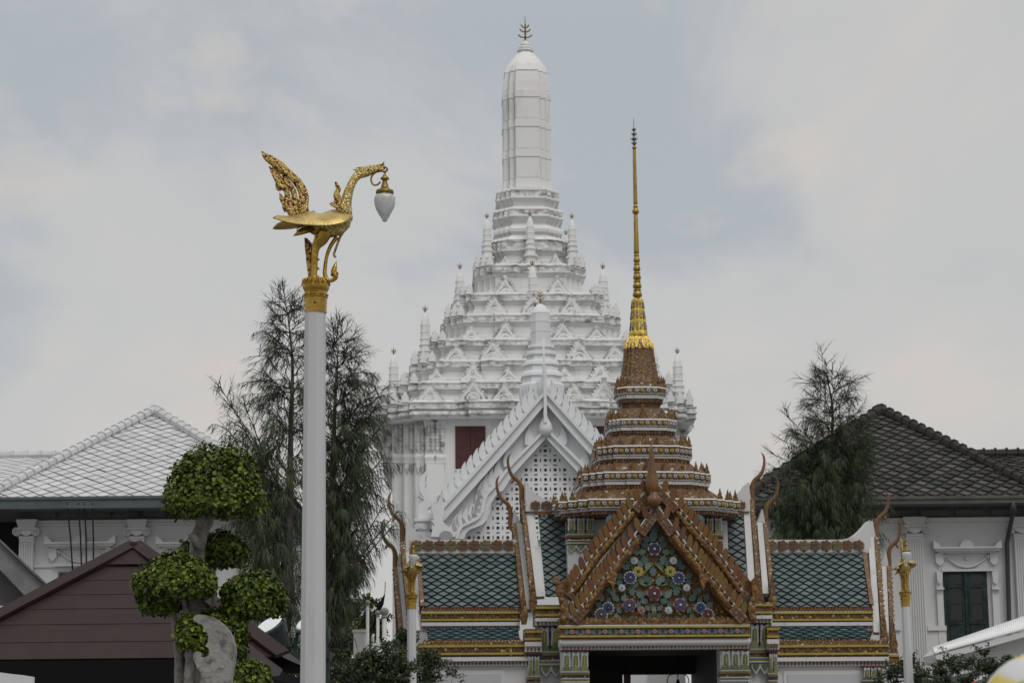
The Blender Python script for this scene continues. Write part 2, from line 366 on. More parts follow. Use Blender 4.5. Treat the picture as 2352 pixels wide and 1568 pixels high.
m.build('wall', WHITE, hall)

# columns with carved capitals on the stepped corners
def capital_mesh(mb, x, y, wd, y_at, wide=1):
    hw = wd / 2
    def sq(h, py, g=0): z = zt(py, y_at); return [(x - h, y - h - g, z), (x + h, y - h - g, z), (x + h, y + h, z), (x - h, y + h, z)]
    mb.loft([sq(hw * k, py) for py, k in ((1042, .98), (1036, .98), (1032, 1.02), (1020, 1.03), (1000, 1.03), (985, 1.1), (974, 1.3), (968, 1.55), (962, 1.62))], 1)
    mb.loft([sq(hw * k, py) for py, k in ((1058, 1.02), (1053, 1.2), (1050, 1.28), (1047, 1.28), (1044, 1.05), (1041, 1.02))], 0)
    mb.loft([sq(hw * k, py) for py, k in ((1064, 1.02), (1062, 1.16), (1058, 1.2))], 0)
    for q in range(2 * wide):                         # hanging leaf points under the neck
        cx = x - hw + wd * (q + .5) / (2 * wide); h2 = wd / (4 * wide)
        z1, z2, z3 = zt(1062, y_at), zt(1074, y_at), zt(1088, y_at)
        mb.prism([(cx - h2, z1), (cx + h2, z1), (cx + h2 * 1.05, z2), (cx, z3), (cx - h2 * 1.05, z2)], y - hw * 1.22, y - hw * .95, 1, .15)
        for py in range(972, 1036, 8):                # chevron leaves
            za, zb = zt(py, y_at), zt(py + 7, y_at); gg = hw * (1.06 + max(0, (985 - py)) / 20 * .5)
            for sgn in (-1, 1):
                mb.prism([(cx, zb), (cx + sgn * h2 * .85, za), (cx + sgn * h2 * .85, za + .05), (cx, za + .02)], y - gg - .05, y - gg + .04, 1)
st = 23.5
spots = []
for sx in (-1, 1):
    a = RI - 3 * st
    spots.append((sx * (a - 21), -RI, 40, 2))
    for i in range(3): spots.append((sx * (a + (i + .45) * st), -(RI - (i + 1) * st), 21, 1))
for (x, y, wd, wide) in spots:
    m = MB(); x, y, wd_ = x * S, (y + 3) * S, wd * S
    zz = zt(1066, 312); m.box(x - wd_ * .47, x + wd_ * .47, y - wd_ * .30, y + wd_ * .3, 1.3, zz, 0)
    col = m.build('column', WHITE, hall)
    m = MB(); 
    if wide == 2:
        for dx in (-.25, .25): capital_mesh(m, x + dx * wd_, y + .1, wd_ * .5, 312, 1)
    else: capital_mesh(m, x, y, wd_ * .92, -y / S)
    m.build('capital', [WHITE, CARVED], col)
# side brackets under the cornice on the left and right flank
for sx in (-1, 1):
    for yy in (-150, -60, 40, 150):
        m = MB(); z1, z2 = zt(964, 100), zt(1078, 100)
        pts = [(0, z1), (sx * 34 * S, z1)] + [(sx * (30 - 14 * t + 4 * math.sin(t * 19)) * S, lerp(z1, z2, t)) for t in [i / 14 for i in range(15)]] + [(0, z2 - .3)]
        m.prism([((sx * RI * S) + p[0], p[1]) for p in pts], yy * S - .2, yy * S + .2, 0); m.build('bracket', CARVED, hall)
# maroon window shutters
for x0, x1 in ((1045.6, 1115.7), (1356, 1425)):
    v = -(RI + 1) * S; p0, p1 = tf.xz(x0, 978.5, v), tf.xz(x1, 1076.5, v); m = MB()
    xm = (p0[0] + p1[0]) / 2; m.box(p0[0], p1[0], v - .02, v + .1, p1[1], p0[1], 0)
    for a, b in ((p0[0], xm), (xm, p1[0])):
        g = .05; m.box(a + g * .3, b - g * .3, v - .05, v - .02, p1[1] + .04, p0[1] - .04, 0)
        for za, zb in ((.06, .46), (.52, .94)):
            m.box(a + .16, b - .16, v - .065, v - .05, lerp(p1[1], p0[1], za), lerp(p1[1], p0[1], zb), 0)
            m.box(a + .22, b - .22, v - .075, v - .065, lerp(p1[1], p0[1], za + .04), lerp(p1[1], p0[1], zb - .04), 0)
    m.box(p0[0] - .04, p1[0] + .04, v - .03, v + .1, p1[1] - .04, p1[1], 1)
    m.build('window_shutter', [MAROON, WHITE], hall)

# niche pediments standing on the tiers (one mesh, copied)
def flame(w, h, n, amp, base=0.06):
    L_ = [(-w / 2, 0), (-w / 2 * 1.02, base * h)]
    for i in range(n):
        t = i / n; t2 = (i + 1) / n
        cx = lambda q: -w / 2 * (1 - q) ** 1.05 * .94; cz = lambda q: h * (base + (1 - base) * (q ** .92))
        L_.append((cx(t) - amp * .2, cz(t) + .01)); L_.append((cx(t) - amp, cz(t) + h / n * .55)); L_.append((cx(t2) + amp * .25, cz(t2) - h / n * .28))
    return L_ + [(0, h * 1.06)] + [(-x, z) for x, z in reversed(L_)]
def niche_pediment():
    m = MB(); m.prism(flame(1, 1, 7, .036), -.13, .0, 1)
    arch = lambda w, h, z0, n=9: [(-w / 2, z0)] + [(-w / 2 * (1 - (i / n) ** 1.7), z0 + h * (.35 + .65 * i / n)) for i in range(n)] + [(0, z0 + h)] + [(w / 2 * (1 - (i / n) ** 1.7), z0 + h * (.35 + .65 * i / n)) for i in range(n - 1, -1, -1)] + [(w / 2, z0)]
    tri = lambda w, h, z0: [(-w / 2, z0), (-w / 2 * .92, z0 + h * .2), (-w * .2, z0 + h * .62), (0, z0 + h), (w * .2, z0 + h * .62), (w / 2 * .92, z0 + h * .2), (w / 2, z0)]
    m.prism(tri(.80, .80, 0), -.18, -.13, 0); m.prism(tri(.62, .62, 0.02), -.182, -.178, 1); m.prism(arch(.44, .36, 0.02), -.25, -.18, 0); m.prism(arch(.32, .25, .03), -.252, -.248, 1); m.prism(arch(.20, .16, .03), -.28, -.25, 0)
    m.prism(arch(.14, .22, .42), -.21, -.18, 2)
    for sx in (-1, 1): m.prism([(sx * .5, 0), (sx * .45, .20), (sx * .53, .17), (sx * .58, .08), (sx * .56, 0)], -.16, -.03, 0)
    m.box(-.54, .54, -.2, 0, -.05, .03, 0)
    return m.build('niche_pediment', [WHITE, CARVED, mat('niche_shade_colour', (.50, .51, .57), .8)], hall)  # the niche arch stands proud; a recess's shade is put into its colour
NP = niche_pediment(); first = True
rows = [  # tier index standing on, top of pediment, centres from the axis, width
    (7, 895, 1228, ((-231, 0, 58), (-140, 1, 62), (-75, 0, 54), (75, 0, 54), (140, 1, 62), (231, 0, 58))),
    (6, 846, 873, ((-216, 0, 56), (-138, 1, 62), (-61, 0, 50), (61, 0, 50), (138, 1, 62), (216, 0, 56))),
    (5, 800, 823, ((-173, 0, 54), (-94, 1, 62), (94, 1, 62), (173, 0, 54), (0, 1, 60))),
    (4, 745, 776, ((-138, 0, 54), (-64, 1, 60), (64, 1, 60), (138, 0, 54))),
    (3, 690, 720, ((-85, 1, 58), (85, 1, 58), (0, 1, 60))),
    (2, 630, 671, ((-59, 1, 54), (59, 1, 54))),
    (1, 585, 604, ((-57, 0, 30), (57, 0, 30), (0, 0, 60)))]
hts = {7: (921, 345), 6: (877, 322), 5: (828, 274), 4: (780, 246), 3: (723, 196), 2: (675, 172), 1: (608, 126)}
for (k, _a, _b, items) in rows:
    yb, R = hts[k]; z = zt(yb, R) ; 
    Rup = TI[k - 1][2] - 12
    for (dx, tall, wd) in items:
        h = (50 if tall else 37) * S * (.8 if k == 1 else 1)
        y = -(TI[k - 1][2] + 2 + (.035 * TI[k - 1][2] if abs(dx) < .5 * Rup and k > 1 else 0)) * S
        o = NP if first else dup(NP, hall); first = False
        o.location = (dx * S, y, z + .04); o.scale = (wd * 1.06 * S, min(.8, (R - Rup) * S * 2.0), h)
# the same on the left and right flank, where they make the outline
for (k, _a, _b, items) in rows[:6]:
    yb, R = hts[k]; z = zt(yb, R); Rup = TI[k - 1][2] - 12
    for sx in (-1, 1):
        for dx in ((-.3,) if k > 2 else (0,)):
            o = dup(NP, hall); o.location = (sx * Rup * S, dx * R * S, z + .04); o.rotation_euler = (0, 0, sx * pi / 2); o.scale = (46 * S, .5, 38 * S)
# flame-shaped antefixes on the stepped corners
def corner_flame():
    m = MB(); h = 1.0
    pts = [(-.22, 0), (-.24, .22), (-.15, .30), (-.25, .36), (-.20, .55), (-.10, .60), (-.16, .68), (-.05, .86), (.02, 1.0), (.06, .82), (.15, .66), (.10, .58), (.2, .5), (.24, .32), (.15, .26), (.23, .2), (.22, 0)]
    m.prism(pts, -.1, .1, 0, .12); return m.build('corner_antefix', WHITE, hall)
CF = corner_flame(); first = True
for k in (7, 6, 5, 4, 3, 2, 1):
    yb, R = hts[k]; z = zt(yb, R); stp = .068 * R if k > 1 else .1 * R; a = R - 3 * stp
    for sx in (-1, 1):
        for i in range(3):
            o = CF if first else dup(CF, hall); first = False
            x = a + (i + .5) * stp; y = -(R - (i + 1) * stp)
            o.location = (sx * (x - 2) * S, (y + 3) * S, z); o.scale = (.62, 1.0, (28 + 5 * i) * S)
        for y in (.12, -.1):
            o = dup(CF, hall); o.location = (sx * (R - 5) * S, y * R * S, z); o.rotation_euler = (0, 0, pi / 2); o.scale = (.62, 1.0, 36 * S)
# slim corner prangs
def mini_prang():
    m = MB(); P = [(0, .135), (.03, .135), (.035, .118), (.16, .112), (.165, .15), (.20, .15), (.21, .11), (.30, .105), (.305, .125), (.335, .125), (.34, .10), (.40, .098), (.405, .115), (.43, .115), (.435, .092), (.50, .09), (.505, .1), (.52, .1), (.525, .088),
                   (.61, .088), (.613, .094), (.63, .094), (.633, .088), (.72, .087), (.723, .092), (.74, .092), (.743, .084), (.82, .07), (.87, .052), (.92, .028), (.94, .018)]
    m.loft([[(x, y, z) for x, y in stair(r, 2, r * .2)] for z, r in P], 0); o = m.build('corner_prang', WHITE, hall)
    t = MB(); t.tube([(0, 0, .93), (0, 0, 1.06)], [.014, .006], 5)
    for z in (.97, 1.0):
        for sx in (-1, 1): t.tube([(0, 0, z), (sx * .035, 0, z + .01), (sx * .045, 0, z + .03)], [.009, .008, .003], 4)
    t.build('trident', BRASS, o); return o
MP = mini_prang(); first = True
for k, ytop, half, ybase in ((7, 803, 309, 905), (5, 708, 240, 812), (3, 612, 161, 708), (1, 498, 97, 580)):
    zb, zz = zt(ybase, half), zt(ytop, half)
    for (x, y) in ((-half, -half * .84), (half, -half * .84), (0, -half * 1.06), (-half * .98, half * .8), (half * .98, half * .8)):
        if k == 7 and x == 0: continue
        o = MP if first else dup(MP, hall); first = False
        b = zb - .5
        o.location = (x * S, y * S, b); hh = (zz - b) / .95; o.scale = (hh * .84, hh * .84, hh)

# ------------------------------------------------------------------ its porch with the big white gable
pv = -9.6                                             # the gable plane in front of the tower axis
G = lambda px, py, v=pv: tf.xz(px, py, v)
GX = G(1252, 1010)[0]
def mir(pts): return [(2 * GX - x, z) for x, z in pts]
g0 = G(1252, 905); eave = G(990, 1215)
m = MB(); hw = GX - eave[0]; zr = g0[1] - .5
m.box(GX - hw * .86, GX + hw * .86, pv + .35, -(RI - 5) * S, 0, eave[1] - .1, 0)
m.loft([[(GX - hw, y, eave[1]), (GX, y, zr), (GX + hw, y, eave[1]), (GX + hw, y, eave[1] - .35), (GX - hw, y, eave[1] - .35)] for y in (pv + .5, -(RI - 5) * S)], 0)
porch = m.build('porch', CLEAN, hall)
m = MB()                                              # plain field between the boards
outer = [G(1252, 918), G(1008, 1188), G(985, 1240), G(960, 1400)]
m.prism(outer + mir(outer)[::-1], pv + .15, pv + .5, 0); m.build('gable_wall', CLEAN, porch)
GF = True
inner_edge = [(1253, 1008.5), (1216, 1050), (1179.5, 1090.5), (1168, 1107), (1159, 1122.7), (1152, 1131), (1143, 1133), (1133, 1141), (1127, 1158), (1124.5, 1175), (1117, 1197), (1106, 1207.7), (1090, 1214), (1077, 1219), (1070, 1226), (1065, 1240)]
outer_edge = [(1253, 985), (1238, 999.7), (1176.6, 1061), (1152, 1092), (1136, 1112), (1122, 1127), (1110, 1143), (1106, 1160), (1103, 1178), (1096, 1189), (1085.8, 1196), (1070, 1204), (1056.5, 1210.6), (1049, 1224), (1044.8, 1240)]
ie, oe = [G(*p) for p in inner_edge], [G(*p) for p in outer_edge]
lat = ie + mir(ie)[::-1][:-1]
LATT = mat('pierced_white_screen', (.72, .73, .74), .8, dirt=((.45, .45, .43), 2, .6, .9))
m = MB(); pl = pv - .02; m.prism(lat, pl, pl + .12, 0)
p0, p1 = G(1250, 1033.5), G(1272, 1033.5); cell = (p1[0] - p0[0]) ; ax, az = p0[0] + cell * .1, p0[1] - .02
def inside(poly, x, z):
    c = False
    for i in range(len(poly)):
        (x1, y1), (x2, y2) = poly[i - 1], poly[i]
        if (y1 > z) != (y2 > z) and x < (x2 - x1) * (z - y1) / (y2 - y1) + x1: c = not c
    return c
ed = .07
def okp(x, z): return all(inside(lat, x + a * ed, z + b * ed) for a in (-1, 1) for b in (-1, 1))
for i in range(-9, 10):
    for j in range(-2, 16):
        x, z = ax + i * cell, az - j * cell
        q = cell * .14
        if okp(x, z): m.box(x - q, x + q, pl - .012, pl - .002, z - q, z + q, 1)  # dark plate for a hole; the unlit room behind is put into its colour
        for (x2, z2, a, b) in ((x, z - cell / 2, cell * .22, cell * .06), (x - cell / 2, z, cell * .06, cell * .22)):
            if okp(x2, z2):
                pts = [(x2 + a * cos(t) * (abs(cos(t)) if a > b else 1), z2 + b * sin(t) * (abs(sin(t)) if b > a else 1)) for t in [2 * pi * k / 12 for k in range(12)]]
                m.prism(pts, pl - .012, pl - .002, 1)
m.build('lattice_screen', [LATT, DARK], porch)
def board(poly_out, poly_in, y0, y1, name):
    for side in (0, 1):
        a, b = (poly_out, poly_in) if side == 0 else (mir(poly_out), mir(poly_in))
        n = min(len(a), len(b)); mm = MB()
        ys = (y1, y0 + .12, y0)
        for i in range(len(a) - 1):
            j = round(i * (len(b) - 1) / (len(a) - 1)); j2 = round((i + 1) * (len(b) - 1) / (len(a) - 1))
            q = [a[i], a[i + 1], b[j2], b[j]] if j != j2 else [a[i], a[i + 1], b[j]]
            mm.prism(q, y0, y1, 0)
            e2 = lambda p, r, t: (lerp(p[0], r[0], t), lerp(p[1], r[1], t))
            if j != j2:
                mm.prism([a[i], a[i + 1], e2(a[i + 1], b[j2], .3), e2(a[i], b[j], .3)], y0 - .10, y0, 0)
                mm.prism([e2(a[i], b[j], .9), e2(a[i + 1], b[j2], .9), b[j2], b[j]], y0 - .05, y0, 0)
        mm.build(name, CLEAN, porch)
board(oe, ie, pv - .42, pv + .1, 'inner_bargeboard')
oo = [G(1250, 903), G(1170, 993), G(1090, 1083), G(1009, 1172)]; oi = [G(1252, 932), G(1177, 1022), G(1098, 1112), G(1018, 1201)]
board(oo, oi, pv - .55, pv + .3, 'outer_bargeboard')
for sd in (0, 1):                                     # plain face between the two boards
    lo_ = [(p[0], p[1]) for p in oe]; hi_ = [(lerp(oi[0][0], oi[-1][0], t), lerp(oi[0][1], oi[-1][1], t)) for t in [k / (len(oe) - 1) for k in range(len(oe))]]; m = MB()
    for k in range(len(oe) - 1):
        q = [hi_[k], hi_[k + 1], lo_[k + 1], lo_[k]]; m.prism(q if sd == 0 else mir(q), pv - .24, pv + .1, 0)
    q = [hi_[-1], lo_[-1], G(1040, 1400), G(985, 1400), G(990, 1235)]; m.prism(q if sd == 0 else mir(q), pv - .24, pv + .1, 0)
    m.build('gable_field', CLEAN, porch)
def fin(bx, bz, sc, lean, y, th):
    pts = [(-.55, -.25), (-.5, .2), (-.30, .65), (.05, 1.02), (.22, 1.12), (.14, .85), (.12, .5), (.25, .12), (.5, -.25)]
    ca, sa = cos(lean), sin(lean)
    return [(bx + sc * (x * ca - z * sa), bz + sc * (x * sa + z * ca)) for x, z in pts]
for side in (0, 1):
    mo, mi2 = MB(), MB()
    for k in range(17):
        t = (k + .6) / 17.3; p = (lerp(oo[0][0], oo[-1][0], t), lerp(oo[0][1], oo[-1][1], t))
        f = fin(p[0] - .02, p[1], .47, radians(18), 0, 0)
        if side: f = mir(f)
        mo.prism(f, pv - .35, pv + .12, 0, .12)
    for k in range(15):
        t = (k + .4) / 15
        jj = t * (len(oe) - 1); a = int(jj); a = min(a, len(oe) - 2); p = (lerp(oe[a][0], oe[a + 1][0], jj - a), lerp(oe[a][1], oe[a + 1][1], jj - a))
        if t < .06: continue
        f = fin(p[0], p[1] + .02, .46, radians(14), 0, 0)
        if side: f = mir(f)
        mi2.prism(f, pv - .37, pv - .1, 0, .15)
    mo.build('crest_fins', CLEAN, porch); mi2.build('inner_crest_fins', CLEAN, porch)
# bulbs, spike and the nagas at the feet of the gable
m = MB(); c = tf.at(1250, 890, pv - .3); r = 17 * S * .87
m.lathe(c, [(r * .1, -22 * S), (r * .7, -17 * S), (r, -6 * S), (r * .9, 4 * S), (r * .45, 18 * S), (r * .2, 30 * S), (r * .14, 50 * S), (.02, 100 * S)], 14)
c = tf.at(1253, 980, pv - .45); m.lathe(c, [(r * .1, -20 * S), (r * .75, -15 * S), (r, -5 * S), (r * .8, 6 * S), (r * .3, 20 * S), (.02, 32 * S)], 14)
c = tf.at(1252, 905, pv - .62); m.box(c.x - .05, c.x + .05, c.y - .06, c.y + .3, c.z - .9, c.z + .9, 0)
c = tf.at(1252, 948, pv - .62); m.ball(c, .07)
m.build('gable_finial', CLEAN, porch)
Zf = .9188 / 6.532                                    # from an enlarged view of the left naga
NG = [(430, 1480), (370, 1480), (375, 1400), (400, 1330), (430, 1270), (365, 1195), (420, 1190), (400, 1100), (375, 1000), (380, 900), (420, 820), (470, 760), (535, 735), (490, 800), (470, 870), (450, 930), (520, 800), (540, 830), (525, 900), (545, 980), (580, 960), (600, 1060), (570, 1210), (640, 1290), (720, 1330), (770, 1420), (780, 1480)]
NG2 = [(160, 1225), (150, 1050), (180, 940), (270, 860), (160, 790), (260, 820), (190, 720), (170, 600), (200, 460), (300, 350), (345, 325), (290, 420), (270, 560), (305, 530), (270, 640), (325, 640), (320, 740), (350, 800), (370, 870), (420, 900), (400, 960), (330, 1000), (330, 1080), (400, 1100), (400, 1225)]
for side in (0, 1):
    m = MB()
    for src, y0, y1 in ((NG, pv - .75, pv - .2), (NG2, pv + .3, pv + .8)):
        pts = [G(1020 * .91875 + x * Zf, 1120 * .91875 + y * Zf, (y0 + y1) / 2) for x, y in src]
        if side: pts = mir(pts)
        m.prism(pts, y0, y1, 0, .06)
    hx, hz = G(1020 * .91875 + 620 * Zf, 1120 * .91875 + 1425 * Zf, pv - .76)
    if side: hx = 2 * GX - hx
    m.lathe_sc((hx, pv - .76, hz), [(.16, -.02), (.2, .0), (.16, .02)], 12, 1, (1, 1, 4)) if False else m.prism([(hx + .2 * cos(t), hz + .15 * sin(t)) for t in [2 * pi * k / 14 for k in range(14)]], pv - .77, pv - .74, 1)  # raised grey disc; the shade of a hollow is put into its colour
    m.build('naga_finial', [CLEAN, mat('painted_hollow_shade', (.3, .3, .3), .9)], porch)
    m = MB(); a, b = G(954, 1196, pv + .5), G(992, 1240, pv + .5)
    xs = sorted((a[0], b[0])) if side == 0 else sorted((2 * GX - a[0], 2 * GX - b[0]))
    m.box(xs[0], xs[1], pv + .1, pv + 1, a[1] - .3, a[1], 1); m.box(xs[0] + .06, xs[1] - .06, pv + .15, pv + .95, b[1] - .6, a[1] - .3, 0); m.box(xs[0] - .04, xs[1] + .04, pv + .05, pv + 1.05, a[1] - .05, a[1] + .03, 0)
    m.build('naga_pedestal', [CLEAN, CARVED], porch)
# the small prang riding on the porch roof
m = MB(); sv = -8.0; c = tf.at(1243, 850, sv); zp = lambda py: tf.at(1243, py, sv).z
sm = S * .9
P = [(698, 2), (700, 6), (703, 10), (708, 14), (714, 17.5), (719, 20), (720, 20.8), (722, 20.8), (722.4, 20.4), (739, 21.3), (739.2, 22), (742, 22), (742.2, 21.4), (761, 21.5), (761.2, 22.2), (764, 22.2), (764.2, 21.6), (795, 21.6), (796, 29), (801, 30), (803, 26), (808, 25), (810, 33), (818, 34), (822, 30), (830, 31), (834, 38), (842, 40), (845, 36), (856, 38), (860, 44), (868, 46), (872, 42), (884, 44), (888, 50), (900, 50), (930, 48)]
m.loft([[(c.x + x * sm, c.y + y * sm, zp(py)) for x, y in stair(r, 3, r * .13)] for py, r in P[::-1]], 0)
sp_ = m.build('small_prang', CLEAN, porch)
m = MB(); z0 = zp(698)
m.tube([(c.x, c.y, z0 - .05), (c.x, c.y, z0 + 34 * sm)], [1.6 * sm, .5 * sm], 6)
for py, wd in ((688, 9), (680, 7), (674, 5)):
    for sx in (-1, 1): m.tube(smooth_path([(c.x, c.y, zp(py)), (c.x + sx * wd * .7 * sm, c.y, zp(py - 1)), (c.x + sx * wd * sm, c.y, zp(py - 6))], 3), [1.1 * sm] * 6 + [.3 * sm], 5)
m.build('trident', BRASS, sp_) if False else m.build('small_trident', BRASS, porch)
for k in range(8):                                   # leaf points round the lotus base
    pass

# ------------------------------------------------------------------ the ceramic-clad gate pavilion with its spire
OCH = [(0, (.115, .050, .008)), (.3, (.16, .072, .010)), (.55, (.08, .033, .008)), (.82, (.19, .10, .016)), (.96, (.28, .19, .05))]
OCHRE = mat('ochre_mosaic', (.2, .1, .03), .42, cells=(17, OCH), spec=.5)
FINE = mat('fine_ochre_mosaic', (.2, .1, .03), .4, cells=(34, [(0, (.13, .06, .014)), (.35, (.08, .034, .011)), (.6, (.17, .09, .022)), (.87, (.26, .17, .05)), (.97, (.5, .5, .46))]))
BRICK = mat('brown_tile_strip', (.17, .06, .03), .5, cells=(13, [(0, (.14, .058, .022)), (.5, (.18, .085, .035)), (.8, (.10, .042, .018)), (.95, (.36, .32, .26))]))
PALEMOS = mat('pale_and_brown_mosaic', (.2, .1, .03), .5, cells=(15, [(0, (.115, .058, .014)), (.3, (.085, .036, .010)), (.55, (.15, .105, .045)), (.68, (.10, .042, .010)), (.95, (.33, .32, .27))]))
FINC = mat('glazed_fin_ceramic', (.2, .08, .02), .32, tint=[(0, (.10, .036, .012)), (.5, (.145, .060, .012)), (1, (.13, .078, .016))], dirt=((.05, .03, .02), 9, .55, .9))
CHO = mat('brown_glazed_finial', (.165, .075, .023), .30, var=((.085, .045, .018), 5, .35, .7), dirt=((.22, .17, .11), 7, .66, .9))
YEL = mat('yellow_green_glazed_strip', (.30, .25, .045), .4, dirt=((.12, .09, .03), 8, .52, .8))
BRN = mat('dark_brown_glass_mosaic', (.10, .045, .018), .4, cells=(22, [(0, (.095, .042, .014)), (.55, (.15, .07, .02)), (.8, (.07, .03, .014)), (.95, (.55, .34, .06))]))
TRIM = mat('gate_white_plaster', (.52, .52, .52), .6, dirt=((.20, .19, .18), 5, .58, .85))
LOZ = mat('dark_lozenge_glaze', (.07, .03, .02), .4, tint=[(0, (.05, .022, .018)), (.6, (.12, .05, .02)), (1, (.17, .09, .04))])
TILE = mat('grey_green_roof_tile', (.1, .14, .14), .42, tint=[(0, (.072, .096, .097)), (.5, (.095, .125, .127)), (1, (.13, .16, .16))], dirt=((.06, .08, .065), 5, .5, .85))
GAP = mat('dark_tile_gap', (.012, .02, .022), .8)
GOLDTILE = mat('gold_glass_mosaic', (.55, .38, .06), .35, .35, cells=(22, [(0, (.60, .42, .07)), (.4, (.50, .33, .05)), (.75, (.66, .50, .12)), (.93, (.25, .16, .04))]))
BLUE = mat('cobalt_glaze', (.022, .032, .13), .35)
NAVY = mat('dark_violet_glaze', (.024, .018, .05), .35)
PURP = mat('grey_violet_glaze', (.05, .045, .085), .35)
MARO = mat('maroon_glaze', (.075, .018, .03), .35)
LEAFG = mat('sea_green_glaze', (.10, .17, .145), .38, tint=[(0, (.045, .085, .075)), (.5, (.08, .13, .115)), (1, (.12, .175, .145))], dirt=((.12, .10, .03), 11, .58, .7))
OLIVE = mat('olive_glaze', (.13, .15, .045), .4, tint=[(0, (.05, .07, .03)), (.5, (.10, .115, .035)), (1, (.16, .165, .06))], dirt=((.28, .30, .28), 22, .58, .66))
PORC = mat('white_porcelain', (.40, .42, .44), .35)
YPORC = mat('yellow_porcelain', (.30, .27, .06), .35)
PINK = mat('dusty_pink_glaze', (.27, .17, .15), .45)
SKYB = mat('dull_blue_glaze', (.075, .14, .19), .4)
GROUNDM = mat('amber_mirror_ground', (.2, .1, .02), .3, cells=(30, [(0, (.13, .06, .015)), (.5, (.18, .09, .02)), (.84, (.10, .05, .015)), (.95, (.75, .48, .06))]))
RED = mat('red_glass_strip', (.16, .02, .02), .4)
GYAW = radians(4.5)
gf = Frame(1474, 1150, 50, GYAW); T = gf.s
gate = thing('gate_pavilion', gf, 'ceramic-covered gate pavilion with green tiled roofs and a tall gold spire', 'gate')
g = lambda px, py, v=0.0: gf.at(px, py, v)
def bar(mb, px0, px1, py0, py1, v, depth=.3, mi=0):   # a level band seen between picture heights py0 and py1
    xm = (px0 + px1) / 2; z0, z1 = g(xm, py1, v).z, g(xm, py0, v).z; ym = (py0 + py1) / 2
    mb.box(g(px0, ym, v).x, g(px1, ym, v).x, v, v + depth, z0, z1, mi)
def lozenges(mb, px0, px1, py, v, n, hw, hh, mi):
    for k in range(n):
        a = g(lerp(px0, px1, (k + .5) / n), py, v); c_ = g((px0 + px1) / 2, py, v).z
        mb.prism([(a.x - hw * T, c_), (a.x, c_ - hh * T), (a.x + hw * T, c_), (a.x, c_ + hh * T)], v - .02, v + .02, mi)
def flower(mb, c, r, petals, y, m1, m2, m3=None, th=.03, base=True):  # a ceramic rosette facing the front
    n = petals * 2
    if base: mb.prism([(c[0] + r * (1 if k % 2 == 0 else .84) * cos(pi * k / petals), c[1] + r * (1 if k % 2 == 0 else .84) * sin(pi * k / petals)) for k in range(n)], y - th * .4, y + .03, m1 if m3 is None else m3)
    for k in range(petals):
        a = 2 * pi * (k + .5) / petals; px, pz = c[0] + .52 * r * cos(a), c[1] + .52 * r * sin(a); pr = r * .46 * min(1, 6 / petals)
        pts = [(px + r * .36 * cos(a) * cos(t) - pr * sin(a) * sin(t), pz + r * .36 * sin(a) * cos(t) + pr * cos(a) * sin(t)) for t in [2 * pi * i / 7 for i in range(7)]]
        mb.prism(pts, y - th, y, m1, .3)
    mb.prism([(c[0] + r * .26 * cos(2 * pi * k / 8), c[1] + r * .26 * sin(2 * pi * k / 8)) for k in range(8)], y - th * 1.7, y, m2, .4)

